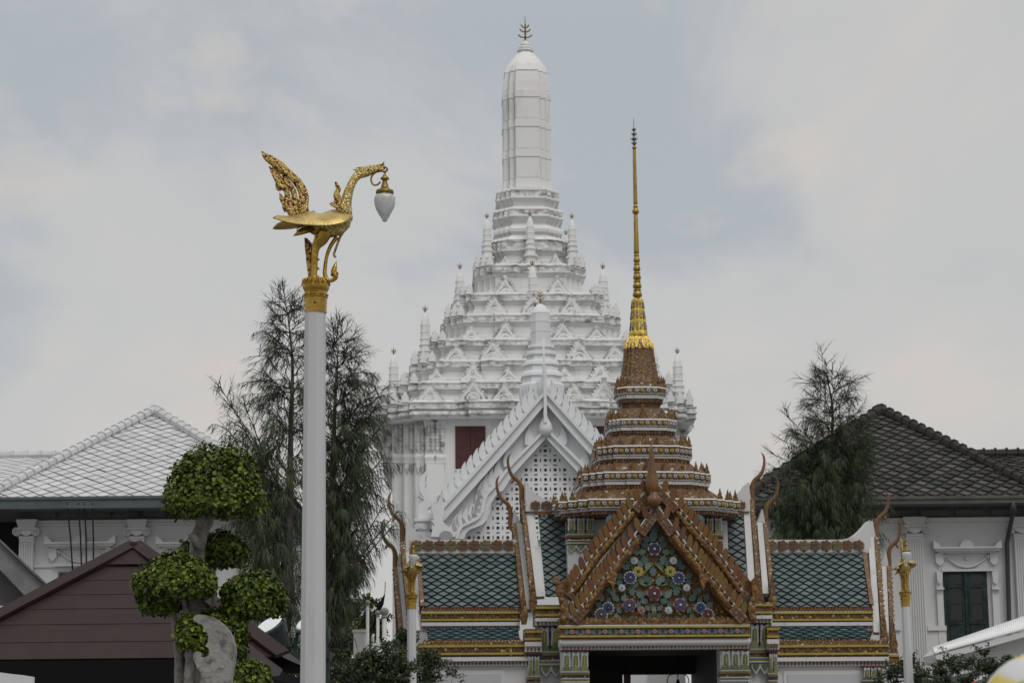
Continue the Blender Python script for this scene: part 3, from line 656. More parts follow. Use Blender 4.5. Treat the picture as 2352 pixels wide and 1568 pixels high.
# --- the spire: stepped tiers
def gring(R, z, n=3, fr=.10): return [(x * T, y * T * .9, z) for x, y in stair(R, n, R * fr, (.36 * R, .03 * R))]
def gz(py, R=0): return g(1474 - (1150 - py) * .021, py, -R * T * .9).z
rnd_ = lambda a, b: a + (b - a) * RN.random()
TIERS = [(889, 903, 55, 906, 924, 52, 932), (963, 978, 77, 981, 996, 76, 1006), (1024, 1045, 107, 1046, 1060, 105, 1069), (1084, 1102, 144, 1104, 1122, 142, 1135), (1146, 1164, 203, 1165, 1180, 197, 1196)]
spire_tiers = []
for k, (r0, r1, R, b0, b1, RB, e) in enumerate(TIERS):
    prevR = TIERS[k - 1][5] - 4 if k else 40
    m = MB()
    P = [(r0 - 26 + (0 if k else 0), prevR, 3), (r0 - 2, lerp(prevR, R, .55), 3), (r0 - 1.8, R - 1, 1), (r0 + 1, R + 1.5, 1), (r0 + 1.2, R, 0), (r1 - 1, R, 0), (r1 - .8, R + 1.2, 1), (r1 + .5, R + 1.2, 0), (b0 - .5, R - 3, 1), (b0, RB, 1), (lerp(b0, b1, .45), RB - .5, 1), (lerp(b0, b1, .5), RB - 3, 0), (b1 - 1, RB - 5, 1), (b1, RB - 5, 0), (b1 + .5, RB - 8, 0), (e + 14 if k < 4 else b1 + 3, RB - 10, 0)]
    rr = [gring(Rr, gz(py, Rr)) for py, Rr, _ in P][::-1]; mi = [p[2] for p in P][::-1][1:]
    m.loft(rr, mi)
    # rosettes and lozenges round the front and flanks
    fl = R * .8
    zc = gz((r0 + r1) / 2, R); nfl = max(5, int(R / 7.2))
    z2 = gz(lerp(b0, b1, .78), RB)
    poly = stair(R, 3, R * .10, (.36 * R, .03 * R)); 
    per = []
    for i in range(len(poly)):                        # walk the outline, keep the edges that face the front
        a, b_ = Vector(poly[i - 1]), Vector(poly[i]); d = b_ - a
        if abs(d.x) > abs(d.y) and (a.y + b_.y) < 0: per.append((a.x, b_.x, a.y))
    for (xa, xb, y) in per:
        n = max(1, round(abs(xb - xa) / 13.5)) if abs(xb - xa) > 6 else 0
        for q in range(n):
            x = lerp(xa, xb, (q + .5) / n)
            flower(m, (x * T, zc), 5.6 * T, 6, y * T * .9 - .01, 4 if q % 2 else 5, 5 if q % 2 else 6, th=.035, base=False)
        s_ = (RB - 4) / R; n = max(1, round(abs(xb - xa) / 7))
        for q in range(n):
            x = lerp(xa, xb, (q + .5) / n) * s_
            m.prism([((x - 2.4) * T, z2), (x * T, z2 - 4 * T), ((x + 2.4) * T, z2), (x * T, z2 + 4 * T)], y * s_ * T * .9 - .05, y * s_ * T * .9 + .02, 2)
            x1_ = lerp(xa, xb, (q + .5) / n) * RB / R
    tr = m.build('spire_tier', [OCHRE, TRIM, LOZ, PALEMOS, YPORC, PORC, PURP], gate); spire_tiers.append(tr)
    # flame antefixes and little niches standing on the tier: copies of two pieces
    zb = gz(r0 - 1, R); h = (27, 26, 25, 25, 25)[k] * T; wd = 13 * T
    if k == 0:
        m = MB(); m.prism([(-.45, 0), (-.5, .25), (-.3, .33), (-.36, .5), (-.14, .62), (-.1, .8), (.03, 1), (.12, .75), (.3, .55), (.26, .36), (.48, .24), (.45, 0)], -.035, .035, 0); FLM = m.build('antefix', OCHRE, tr)
        m = MB(); m.prism(flame(1, 1, 5, .02), -.04, .10, 0, .05); m.prism([(a * .55, b * .62) for a, b in flame(1, 1, 3, .008)], -.08, -.03, 1); NCH = m.build('niche_antefix', [OCHRE, BRICK], tr); used = [False, False]
    def put(src, i, x, y, sx, sz, rz=0.0):
        o = src if not used[i] else dup(src, tr); used[i] = True; o.location = (x, y, zb); o.scale = (sx, 1, sz); o.rotation_euler = (0, 0, rz)
    for (xa, xb, y) in per:
        ln = abs(xb - xa); yy = y * T * .9
        if ln > .5 * R:                               # the middle: a big niche with small ones each side
            for cx, ww, hh in ((0, 26, 1.05),) + (((-ln * .34, 17, .8), (ln * .34, 17, .8)) if k > 1 else ()): put(NCH, 1, cx * T, yy + .16, ww * T * min(1.2, .75 + R / 400), h * hh)
        elif ln > 5:
            x = (xa + xb) / 2; put(FLM, 0, x * T, yy + .09, wd * (1 if x > 0 else -1), h * rnd_(1.0, 1.12))
    for sx in (-1, 1):                                # the ones seen edge-on along the flanks
        for q in range(4):
            y = (-.55 + .36 * q) * R; x = sx * (R * (1.0 if abs(y) < .4 * R else .93) - 4); put(FLM, 0, x * T, y * T * .9, sx * wd, h * rnd_(1.0, 1.1))
m = MB()                                              # mosaic bell, lotus, tapering cone, beads, needle
P = [(915, 47, 0), (884, 46, 0), (868, 41, 0), (852, 38.5, 0), (820, 34, 0), (803, 32, 0)]
m.loft([gring(R, gz(py), 2, .2) for py, R, _ in P], 0); 
lot = [(804, 33, 0), (799, 33, 0), (790, 31, 0), (781, 26, 0), (777, 23, 0), (773, 20, 0)]
bell = m.build('spire_bell', mat('gold_brown_lattice_mosaic', (.2, .1, .03), .4, cells=(26, [(0, (.10, .045, .012)), (.4, (.15, .07, .016)), (.75, (.075, .03, .010)), (.9, (.24, .15, .035))])), gate)
m = MB(); m.loft([gring(R, gz(py), 2, .2) for py, R, _ in lot], 0, smooth=False)
for k in range(12):                                   # blue-edged petals
    a = 2 * pi * k / 12 + .26; ca, sa = cos(a), sin(a)
    for off, q, mi_ in ((.34, 1.0, 1), (.35, .72, 0)):
        vs = []
        for (u, py) in ((-5.5 * q, 782), (-7.5 * q, 791), (-5 * q, 800), (0, 806 - (1 - q) * 8), (5 * q, 800), (7.5 * q, 791), (5.5 * q, 782)):
            r = (27 + (py - 781) / 22 * 8 + (1 if mi_ == 0 else 0.3)) * T; vs.append((r * ca - u * T * sa, r * sa + u * T * ca, gz(py)))
        m.add(vs, [tuple(range(7))], mi_)
m.build('spire_lotus', [GOLDTILE, BLUE], gate)
m = MB(); m.lathe((0, 0, 0), [(r * T, gz(py)) for py, r in ((773, 18), (772, 21.5), (768, 21.8), (762, 20.5), (761, 20), (741, 18.3), (740.5, 18.8), (737, 18.4), (736, 17.8), (716, 16), (715.5, 16.5), (712, 16), (711, 15.6), (694, 14), (693, 14.4), (688, 13.4), (686, 11))], 12, 0, False)
for r0, r1, py0, py1 in ((20.2, 18.4, 760, 742), (18.0, 16.2, 735, 717), (15.8, 14.2, 710, 695)):
    for k in range(12):                               # blue seams between gold panels
        a = 2 * pi * (k + .5) / 12
        for da in (-.10, .10):
            A = Vector((r0 * T * cos(a + da) * .975, r0 * T * sin(a + da) * .975, gz(py0))); B = Vector((r1 * T * cos(a + da) * .975, r1 * T * sin(a + da) * .975, gz(py1)))
            m.tube([A, B], .007, 4, 1)
m.build('spire_cone', [GOLDTILE, BLUE], gate)
m = MB(); pr = []
for i in range(5):                                    # five stacked beads, growing downwards
    y0, y1 = 684 - i * 19.8, 684 - (i + 1) * 19.8; r = lerp(11, 7.6, i / 4)
    pr += [(y0, r * .6), (y0 - 2, r * .62), (y0 - 3, r * .95), (y0 - 8, r), (y0 - 13, r * .82), (y0 - 15.5, r * .62), (y0 - 17, r * .85), (y0 - 19, r * .85)]
pr += [(584, 4.5), (582, 6.3), (575, 6.2), (496, 4.6), (493, 3.6), (492, 5), (488, 7.8), (484, 7.8), (479, 5), (478, 4), (477, 5.5), (473, 5.2), (471, 3.6), (470, 3.6), (468, 4.8), (464, 4.8), (345, 3.7), (343, 3.2), (342, 5), (338, 5), (336, 3), (334, 1.6)]
m.lathe((0, 0, 0), [(r * T, gz(py)) for py, r in pr], 14, 0)
m.build('spire_needle', mat('gilded_spire_metal', (.34, .22, .05), .4, .85, dirt=((.05, .04, .03), 7, .5, .75, (1, 1, .4))), gate)
m = MB(); m.tube([(0, 0, gz(336)), (0, 0, gz(272))], [1.4 * T, .5 * T], 6)
for py, r, hh in ((330, 5.5, 7), (320, 7.8, 6), (309, 6, 6), (299, 4, 6)):
    m.lathe((0, 0, gz(py)), [(.3 * r * T, -hh * .6 * T), (r * .75 * T, -hh * .3 * T), (r * .5 * T, hh * .4 * T), (.2 * r * T, hh * .8 * T)], 8)
    for q in range(6):
        a = q * pi / 3; m.tube([(r * .6 * T * cos(a), r * .6 * T * sin(a), gz(py + 1)), (r * T * cos(a), r * T * sin(a), gz(py)), (r * 1.05 * T * cos(a), r * 1.05 * T * sin(a), gz(py - 5))], [1 * T, .9 * T, .2 * T], 4)
m.build('spire_crown', mat('tarnished_metal', (.10, .105, .09), .5, .7), gate)

# --- the white attic under the spire with mosaic capitals at its corners
m = MB(); RA = 180; za, zb = gz(1186, RA), 1.2
m.loft([[(x * T, y * T * .62, z) for x, y in stair(RA, 2, 24)] for z in (zb + 3, za)], 0)
m.build('attic_wall', TRIM, gate)
def mosaic_capital(mb, px0, px1, py0, py1, v, depth=.35, n=3):
    """leafy mosaic capital: dark back, upright green leaves, striped neck bands, white beading"""
    h = py1 - py0; f = lambda t: py0 + h * t
    bar(mb, px0, px1, f(0), f(.05), v - .04, depth, 0)
    bar(mb, px0 + 2, px1 - 2, f(.05), f(.62), v + .06, depth, 1)
    w_ = (px1 - px0) / n
    for k in range(n):
        cx = px0 + w_ * (k + .5)
        pts = [g(cx + a * w_, f(t), v) for a, t in ((-.30, .62), (-.40, .45), (-.36, .22), (-.44, .10), (-.30, .06), (0, .12), (.30, .06), (.44, .10), (.36, .22), (.40, .45), (.30, .62))]
        mb.prism([(p.x, p.z) for p in pts], v - .03, v + .08, 3)
        pts = [g(cx + a * w_, f(t), v) for a, t in ((-.18, .60), (-.27, .42), (-.22, .2), (0, .15), (.22, .2), (.27, .42), (.18, .60))]
        mb.prism([(p.x, p.z) for p in pts], v - .05, v, 2)
        p = g(cx, f(.4), v); mb.box(p.x - .01, p.x + .01, v - .062, v, g(cx, f(.58), v).z, g(cx, f(.2), v).z, 4)
        pts = [g(cx + a * w_, f(t), v - .05) for a, t in ((-.52, .64), (-.3, .5), (0, .42), (.3, .5), (.52, .64))]
        mb.prism([(p.x, p.z) for p in pts], v - .075, v, 2)
    for a, b, mi_, dv in ((.63, .67, 3, -.07), (.67, .73, 4, -.03), (.73, .76, 5, -.05), (.76, .84, 6, -.02), (.84, .87, 3, -.06), (.87, .93, 4, -.03), (.93, .97, 3, -.06)):
        bar(mb, px0 - 1, px1 + 1, f(a), f(b), v + dv, depth, mi_)
    for t in (.65, .855, .95):
        for k in range(int((px1 - px0) / 4)):
            p = g(px0 + 4 * (k + .5), f(t), v - .07); mb.ball(p, 1.5 * T, 5, 3, 3)
CAPM = [RED, NAVY, OLIVE, PORC, YEL, MARO, mat('dark_mosaic_neck', (.06, .05, .035), .5, cells=(30, [(0, (.05, .05, .03)), (.5, (.12, .10, .04)), (.8, (.08, .03, .04)), (.93, (.4, .4, .38))]))]
def hang_leaves(mb, px0, px1, py0, py1, v, n):
    for k in range(n):
        a, b = lerp(px0, px1, k / n), lerp(px0, px1, (k + 1) / n); c_ = (a + b) / 2
        for q, mi_, dv in ((1, 3, -.03), (.7, 2, -.05)):
            pts = [g(c_ + (x - c_) * q, lerp(py0, py1, t * (q if t > 0 else 1)), v) for x, t in ((a, 0), (b, 0), (b, .4), (c_, 1), (a, .4))]
            mb.prism([(p.x, p.z) for p in pts], v + dv, v, mi_)
va = -RA * T * .62
for px0, px1 in ((1302, 1366), (1601, 1660)):
    m = MB(); mosaic_capital(m, px0, px1, 1184, 1250, va - .12); hang_leaves(m, px0, px1, 1250, 1268, va - .12, 3)
    bar(m, px0 + 3, px1 - 3, 1250, 1420, va - .09, .3, 7)
    m.build('attic_capital', CAPM + [TRIM], gate)

# --- the side wings: tiled slopes, ridges, cornices, walls
def wing(side):
    if side == 0:
        T4 = ((963.8, 1276.5), (1178.7, 1275), (1194, 1391), (974, 1392)); rx = (932, 1186); cor = (968, 1194); cor2 = (962, 1218); skirt = ((979, 1447), (1189, 1447), (1194, 1467), (983, 1467))
    else:
        T4 = ((1762.7, 1275), (1981, 1269), (1998, 1388), (1775, 1394)); rx = (1757, 2000); cor = (1772, 2006); cor2 = (1770, 2042); skirt = ((1783, 1447), (1988, 1440), (1998, 1461), (1783, 1467))
    v0, v1 = -.25, -1.05
    m = MB(); cs = [g(T4[0][0] - 3, T4[0][1] - 4, v0), g(T4[1][0] + 3, T4[1][1] - 4, v0), g(T4[2][0] + 3, T4[2][1] + 4, v1), g(T4[3][0] - 3, T4[3][1] + 4, v1)]
    za = (cs[0].z + cs[1].z) / 2; zb_ = (cs[2].z + cs[3].z) / 2; cs[0].z = cs[1].z = za; cs[2].z = cs[3].z = zb_
    tiles(m, cs, 26.5 * T, 18.5 * T, .17, .06, 0, 1)
    m.build('roof_slope', [TILE, GAP], gate)
    m = MB()                                          # rear slope, plain
    bk = [Vector((c.x, -c.y, c.z)) for c in cs]; m.add(bk, [(0, 1, 2, 3)], 0, .5); m.build('rear_roof_slope', TILE, gate)
    # ridge band with ceramic leaves, sweeping up to the outer finial
    m = MB(); zt_ = g(sum(rx) / 2, 1239, v0).z; zb2 = g(sum(rx) / 2, 1270, v0).z
    xa, xb = g(rx[0], 1250, v0).x, g(rx[1], 1250, v0).x
    xo = xa if side == 0 else xb; sg = 1 if side == 0 else -1
    up = [(xo + sg * t * 75 * T, zt_ + (1 - t) ** 2.2 * 44 * T) for t in [k / 8 for k in range(9)]]
    poly = [(xo, zb2)] + up + [((xb if side == 0 else xa), zt_), ((xb if side == 0 else xa), zb2)]
    m.prism(poly, v0 - .03, -v0 + .03, 0)
    n = 9
    lx0, lx1 = (g(943, 1255, v0).x, g(1180, 1255, v0).x) if side == 0 else (g(1760, 1255, v0).x, g(1984, 1255, v0).x)
    zc = (zt_ + zb2) / 2 + .02
    for k in range(n):
        x = lerp(lx0, lx1, (k + .5) / n); r = (lx1 - lx0) / n * .56
        for sz in (-1, 1):
            q = [(-1.0, .15), (-.6, .1), (-.1, .05), (.5, .02), (.9, .12), (.75, .42), (.9, .62), (.55, .78), (.2, .70), (.0, .95), (-.35, .78), (-.45, .55), (-.8, .60), (-.75, .35)]
            m.prism([(x - sg * -1 * r * a * .98, zc + sz * r * b * .98) for a, b in q], v0 - .075, v0 - .02, 1 if k % 3 else 2, .06)
    bar(m, T4[0][0] - 6, T4[1][0] + 4, 1269.5, 1275.5, v0 - .03, .1, 3)
    m.build('ridge', [TRIM, mat('brown_glazed_leaf', (.13, .055, .022), .4, dirt=((.06, .03, .015), 14, .45, .65)), mat('olive_brown_glazed_leaf', (.15, .11, .04), .4, dirt=((.07, .05, .02), 14, .45, .65)), BRICK] if side == 0 else [TRIM, bpy.data.materials['brown_glazed_leaf'], bpy.data.materials['olive_brown_glazed_leaf'], BRICK], gate)
    m = MB(); e = 1 if side == 1 else 0               # brick edge strip beside the tiles
    a, b = (T4[0], T4[3]) if side == 0 else (T4[1], T4[2])
    m.beam(g(a[0] - (4 if side == 0 else -4), a[1], v0 - .04), g(b[0] - (4 if side == 0 else -4), b[1], v1 - .04), 9 * T, .06, 0); m.build('verge_strip', BRICK, gate)
    # upper cornice
    m = MB(); c0, c1 = cor; va_ = -1.12; n = int((c1 - c0) / 8)
    for k in range(n):
        p = g(lerp(c0, c1, (k + .5) / n), 1404, va_); h = 12 * T; w_ = 3.2 * T
        m.prism([(p.x - w_, p.z), (p.x - w_ * 1.1, p.z + h * .5), (p.x, p.z + h), (p.x + w_ * 1.1, p.z + h * .5), (p.x + w_, p.z)], va_ - .02, va_ + .05, 4)
    for y0, y1, mi_, dv in ((1402, 1404.5, 1, -.02), (1404.5, 1408.5, 0, -.06), (1408.5, 1420, 2, -.02), (1420, 1424.5, 0, -.06), (1424.5, 1428, 3, -.0), (1428, 1436, 1, -.05), (1436, 1447, 1, .02)):
        bar(m, c0, c1, y0, y1, va_ + dv, .5, mi_)
    lozenges(m, c0 + 2, c1 - 2, 1441, va_ + .015, int((c1 - c0) / 8.5), 3, 4.6, 5)
    for k in range(int((c1 - c0) / 22)): flower(m, (g(c0 + 22 * (k + .5), 1414, va_ - .02).x, g((c0 + c1) / 2, 1414, va_ - .02).z), 4.5 * T, 4, va_ - .03, 6, 0, th=.015)
    m.build('upper_cornice', [YEL, TRIM, BRN, RED, FINC, LOZ, BRICK], gate)
    m = MB(); cs = [g(*skirt[0], -1.13), g(*skirt[1], -1.13), g(*skirt[2], -1.5), g(*skirt[3], -1.5)]
    za = (cs[0].z + cs[1].z) / 2 + .03; zb_ = (cs[2].z + cs[3].z) / 2 - .03; cs[0].z = cs[1].z = za; cs[2].z = cs[3].z = zb_
    tiles(m, cs, 26 * T, 17 * T, .17, .05, 0, 1); m.build('skirt_roof', [mat('dark_teal_roof_tile', (.05, .09, .10), .4, tint=[(0, (.05, .085, .095)), (1, (.09, .14, .15))]) if side == 0 else bpy.data.materials['dark_teal_roof_tile'], GAP], gate)
    # lower cornice
    m = MB(); c0, c1 = cor2; vb = -1.55; n = int((c1 - c0) / 8)
    for k in range(n):
        p = g(lerp(c0 + 10, c1 - 4, (k + .5) / n), 1477, vb); h = (9 + 3 * RN.random()) * T; w_ = 4 * T
        m.prism([(p.x - w_, p.z), (p.x - w_ * .8, p.z + h * .5), (p.x, p.z + h), (p.x + w_ * .8, p.z + h * .5), (p.x + w_, p.z)], vb - .0, vb + .05, 4)
    for y0, y1, mi_, dv in ((1476, 1480, 4, -.01), (1480, 1485, 0, -.06), (1485, 1498, 2, -.02), (1498, 1502.5, 0, -.06), (1502.5, 1508, 2, .0), (1508, 1517, 1, -.06), (1517, 1528, 1, .02)):
        bar(m, c0, c1, y0, y1, vb + dv, .7, mi_)
    lozenges(m, c0 + 2, c1 - 2, 1522.5, vb + .015, int((c1 - c0) / 8.5), 3.1, 4.6, 5)
    for k in range(int((c1 - c0) / 24)): flower(m, (g(c0 + 24 * (k + .5), 1491, vb - .02).x, g((c0 + c1) / 2, 1491, vb - .02).z), 5 * T, 4, vb - .03, 6, 0, th=.015)
    m.build('lower_cornice', [YEL, TRIM, BRN, RED, FINE, LOZ, BRICK], gate)
    m = MB(); x0, x1 = g(c0 + 4, 1540, vb).x, g(c1 - 4, 1540, vb).x; z1 = g((c0 + c1) / 2, 1527, vb).z
    m.box(x0, x1, vb + .12, 1.4, 0, z1, 0)
    p0, p1 = g(c0 + 40, 1546, vb).x, g(c1 - 66, 1546, vb).x; zq = g((c0 + c1) / 2, 1547, vb).z
    m.box(p0 - .08, p1 + .08, vb + .09, vb + .12, .6, zq + .08, 0); m.box(p0, p1, vb + .07, vb + .09, .7, zq, 1)
    m.build('wing_wall', [WARM, mat('blue_grey_panel_paint', (.40, .41, .43), .7) if side == 0 else bpy.data.materials['blue_grey_panel_paint']], gate)
wing(0); wing(1)
m = MB(); mosaic_capital(m, 1983, 2030, 1528, 1580, -1.6); m.build('capital', CAPM, gate)
m = MB()                                              # corner block past the right wing
for y0, y1, mi_, dv in ((1498, 1502, 1, 0), (1502, 1507, 0, -.04), (1507, 1521, 2, 0), (1521, 1525, 0, -.04), (1525, 1530, 2, .02), (1530, 1538, 1, -.03), (1538, 1552, 1, .04), (1552, 1700, 3, .1)): bar(m, 2030, 2066, y0, y1, -1.3 + dv, 1.0, mi_)
for k in range(4):
    p = g(2036 + 8 * k, 1500, -1.3); m.prism([(p.x - .04, p.z), (p.x, p.z + .13), (p.x + .04, p.z)], -1.3, -1.24, 4)
m.build('corner_block', [YEL, TRIM, BRICK, WARM, FINE], gate)

# --- the taller cross roof behind the pediment
for cs4 in (((1236, 1184), (1312, 1184), (1330, 1370), (1253, 1370)), ((1650, 1178), (1706, 1178), (1715, 1362), (1650, 1362))):
    cs = [g(*p, v) for p, v in zip(cs4, (-.35, -.35, -1.2, -1.2))]
    za = (cs[0].z + cs[1].z) / 2; zb_ = (cs[2].z + cs[3].z) / 2; cs[0].z = cs[1].z = za; cs[2].z = cs[3].z = zb_
    m = MB(); tiles(m, cs, 26.5 * T, 19 * T, .17, .06, 0, 1); m.build('cross_roof_slope', [TILE, GAP], gate)
for x0, x1, sg, xo in ((1207, 1290, 1, 1207), (1655, 1722, -1, 1722)):
    m = MB(); zt_, zb2 = g((x0 + x1) / 2, 1147, -.35).z, g((x0 + x1) / 2, 1174, -.35).z; xa, xb = g(x0, 1160, -.35).x, g(x1, 1160, -.35).x; xe = xa if sg == 1 else xb; xq = xb if sg == 1 else xa
    up = [(xe + sg * t * 55 * T, zt_ + (1 - t) ** 2 * 40 * T) for t in [k / 8 for k in range(9)]]
    m.prism([(xe, zb2)] + up + [(xq, zt_), (xq, zb2)], -.4, .4, 0)
    for k in range(3 if sg == 1 else 2):
        x = xe + sg * (22 + 24 * k) * T; zc = (zt_ + zb2) / 2; r = 12 * T
        for sz in (-1, 1): m.prism([(x + sg * r * a, zc + sz * r * b) for a, b in ((-1.0, .15), (-.1, .05), (.9, .12), (.8, .6), (.3, .7), (0, .95), (-.4, .6), (-.8, .6))], -.45, -.39, 1, .06)
    bar(m, x0 + 22 if sg == 1 else x0, x1 if sg == 1 else x1 - 16, 1174, 1182, -.42, .1, 1)
    m.build('cross_ridge', [TRIM, bpy.data.materials['brown_glazed_leaf']], gate)

# --- gable boards seen edge-on, with their brown scale strips and hooked finials
def end_board(px_t, py_t, px_b, py_b, wd, vt, vb, inner, scale_w=9):
    """white barge board from ridge to eave with a brown scaled strip on its outer side"""
    s_ = -1 if inner > 0 else 1
    m = MB(); A, B = g(px_t, py_t, vt), g(px_b, py_b, vb); mid = lerp(A, B, .55); mid.x += -s_ * -1 * .03 
    yr = 0 if vt <= 0 else 2 * vt + .1; m.beam(A, B, wd * T, .12, 0); m.beam((A.x, yr - A.y, A.z), (B.x, yr - B.y, B.z), wd * T, .12, 0)
    o = m.build('bargeboard', TRIM, gate)
    m = MB(); dx = s_ * (wd / 2 + scale_w / 2) * T
    A2, B2 = A + Vector((dx, -.03, 0)), B + Vector((dx * 1.25, -.03, -.05)); m.beam(A2, B2, scale_w * T, .16, 0); m.beam((A2.x, yr - A2.y, A2.z), (B2.x, yr - B2.y, B2.z), scale_w * T, .16, 0)
    ln = (B2 - A2).length; n = int(ln / .13)
    for k in range(n):                                # saw-toothed scales
        P = lerp(A2, B2, (k + .5) / n) + Vector((s_ * scale_w * .5 * T, -.04, 0)); m.add([P + Vector((-s_ * .02, 0, -.07)), P + Vector((s_ * .035, 0, .03)), P + Vector((-s_ * .02, 0, .07)), P + Vector((-s_ * .02, .1, 0))], [(0, 1, 2), (0, 1, 3), (1, 2, 3)], 0)
    m.build('scale_strip', FINE, o)
    m = MB()                                          # leaf foot
    P = B2; m.prism([(P.x - .05, P.z - .25), (P.x - .09, P.z - .05), (P.x - .05, P.z + .1), (P.x - .06, P.z + .22), (P.x, P.z + .5), (P.x + .05, P.z + .22), (P.x + .05, P.z + .1), (P.x + .09, P.z - .05), (P.x + .05, P.z - .25)], P.y - .14, P.y - .02, 0)
    m.build('board_foot', OCHRE, o)
for a in ((935, 1248, 958, 1450, 12, -.1, -1.15, 1), (917, 1306, 936, 1482, 10, .35, -.9, 1), (1214, 1152, 1241, 1372, 18, -.1, -1.25, 1), (1192, 1206, 1216, 1402, 12, .1, -1.15, 1),
          (1713, 1150, 1727, 1368, 15, -.1, -1.25, -1), (1745, 1204, 1758, 1366, 13, .1, -1.15, -1), (2000, 1236, 2013, 1454, 14, -.1, -1.15, -1), (2030, 1304, 2036, 1470, 11, .35, -.9, -1)): end_board(*a)
CH = [(6, 18, 2), (2, 12, 6), (0, 2, 7.6), (-1, -10, 7.2), (-2, -22, 6), (-4, -36, 5), (-9, -46, 4.6), (-17, -53, 4.6), (-24, -60, 4.4), (-29, -70, 3.6), (-32, -82, 3.0), (-33, -94, 2.6), (-31, -103, 2.1), (-26, -111, .5)]
def chofa(px, py, v, sg, wedge):
    m = MB(); s3 = smooth_path(CH, 3); o = g(px, py, v)
    m.tube([(o.x + sg * a * T, v, o.z - b * T) for a, b, r in s3], [r * T * 1.04 for a, b, r in s3], 8, 0, True, .8)
    k = (o.x + sg * -22 * T, v, o.z + 50 * T)
    m.tube([k, (k[0] - sg * 2 * T, v, k[2] - 6 * T), (k[0] - sg * 5.5 * T, v, k[2] - 9 * T)], [3.6 * T, 2.4 * T, .3 * T], 6)
    r = m.build('roof_finial', CHO, gate)
    m = MB(); w_ = [(0, 16), (2, -2), (5, -22), (8, -40), (16, -26), (26, -12), (40, -1), (58, 8)] if wedge else [(0, 16), (2, -10), (6, -34), (14, -14), (24, 4), (28, 16)]
    m.prism([(o.x + sg * a * T, o.z - b * T) for a, b in w_], v - .09, v + .09, 0); m.build('finial_base', TRIM, r)
for px, py, v, sg, wg in ((927, 1241, -.02, 1, 1), (910.5, 1303, .4, 1, 0), (1201, 1152, -.02, 1, 1), (1175, 1203, .2, 1, 0), (1725.5, 1149, -.02, -1, 1), (1757, 1203, .2, -1, 0), (2011.5, 1236, -.02, -1, 1), (2040, 1300, .4, -1, 0)): chofa(px, py, v, sg, wg)

# --- the front pediment
fv = -2.35
Q = lambda x, y, v=fv: gf.xz(1231 + x * .297, 1102.5 + y * .297, v)      # from an enlarged view of the pediment
AX = Q(912, 300)[0]
def mirq(pts): return [(2 * AX - x, z) for x, z in pts]
m = MB(); tri = [Q(913, 290), Q(640, 700), Q(500, 860), Q(330, 1085)]
m.prism(tri + [(2 * AX - x, z) for x, z in reversed(tri[1:])], fv + .05, fv + .3, 0); m.build('pediment_ground', GROUNDM, gate)
m = MB()                                              # leaf scrolls on the tympanum
def leaf(mb, x, y, r, a, mi=0):
    c = Q(x, y); ca, sa = cos(a), sin(a); r = r * .297 * T
    pts = [(-.1, -.9), (-.5, -.7), (-.35, -.45), (-.75, -.25), (-.5, 0), (-.6, .35), (-.28, .4), (0, 1), (.28, .4), (.6, .35), (.5, 0), (.75, -.25), (.35, -.45), (.5, -.7), (.1, -.9)]
    mb.prism([(c[0] + r * (px * ca + pz * sa), c[1] + r * (pz * ca - px * sa)) for px, pz in pts], fv - .02 - .02 * RN.random(), fv + .08, mi, .12)
hf = [(912, 370, 62, 0), (905, 430, 55, .1), (848, 450, 42, -.7), (840, 500, 45, -1.2), (815, 555, 42, -1.8), (770, 550, 36, -.4), (720, 640, 46, -1.0), (690, 590, 30, -.3), (690, 670, 40, -1.4), (840, 610, 50, -.3), (865, 660, 40, .6), (800, 640, 40, -.8),
      (640, 740, 42, -1.1), (640, 790, 38, -1.9), (590, 860, 40, -.3), (610, 905, 45, -.9), (680, 900, 38, .4), (740, 850, 48, -.2), (770, 800, 40, .5), (810, 770, 38, -.6), (905, 700, 46, 0), (850, 760, 44, -.8), (880, 780, 40, .2), (800, 880, 46, -.9), (830, 935, 40, -1.8),
      (905, 990, 40, 3.1), (870, 990, 36, 2.2), (880, 1050, 40, -.4), (910, 1060, 34, 3.1), (640, 1000, 34, -.6), (500, 900, 44, -.4), (480, 960, 40, -1), (560, 930, 36, .5), (450, 1040, 34, -.9), (420, 1070, 26, -1.2), (620, 1050, 36, .2), (680, 1065, 32, -.3), (590, 1075, 28, .6), (740, 1060, 30, 1), (790, 960, 36, -.2), (810, 1065, 30, 0), (850, 870, 34, .9), (760, 720, 36, -2), (700, 800, 30, 2.6), (560, 850, 34, -1.2), (545, 1060, 26, .3)]
for x, y, r, a in hf:
    leaf(m, x, y, r, a)
    if abs(x - 912) > 14: leaf(m, 1824 - x, y, r, -a)
for pts in (((905, 640), (850, 700), (800, 760), (730, 820), (650, 900)), ((905, 980), (900, 1060)), ((800, 800), (860, 820))):   # pale stems
    for sx in (0, 1):
        q = [Q(x if not sx else 1824 - x, y) for x, y in pts]; m.tube([(x, fv - .02, z) for x, z in q], .03, 6, 1)
m.build('pediment_leaves', [LEAFG, OLIVE], gate)
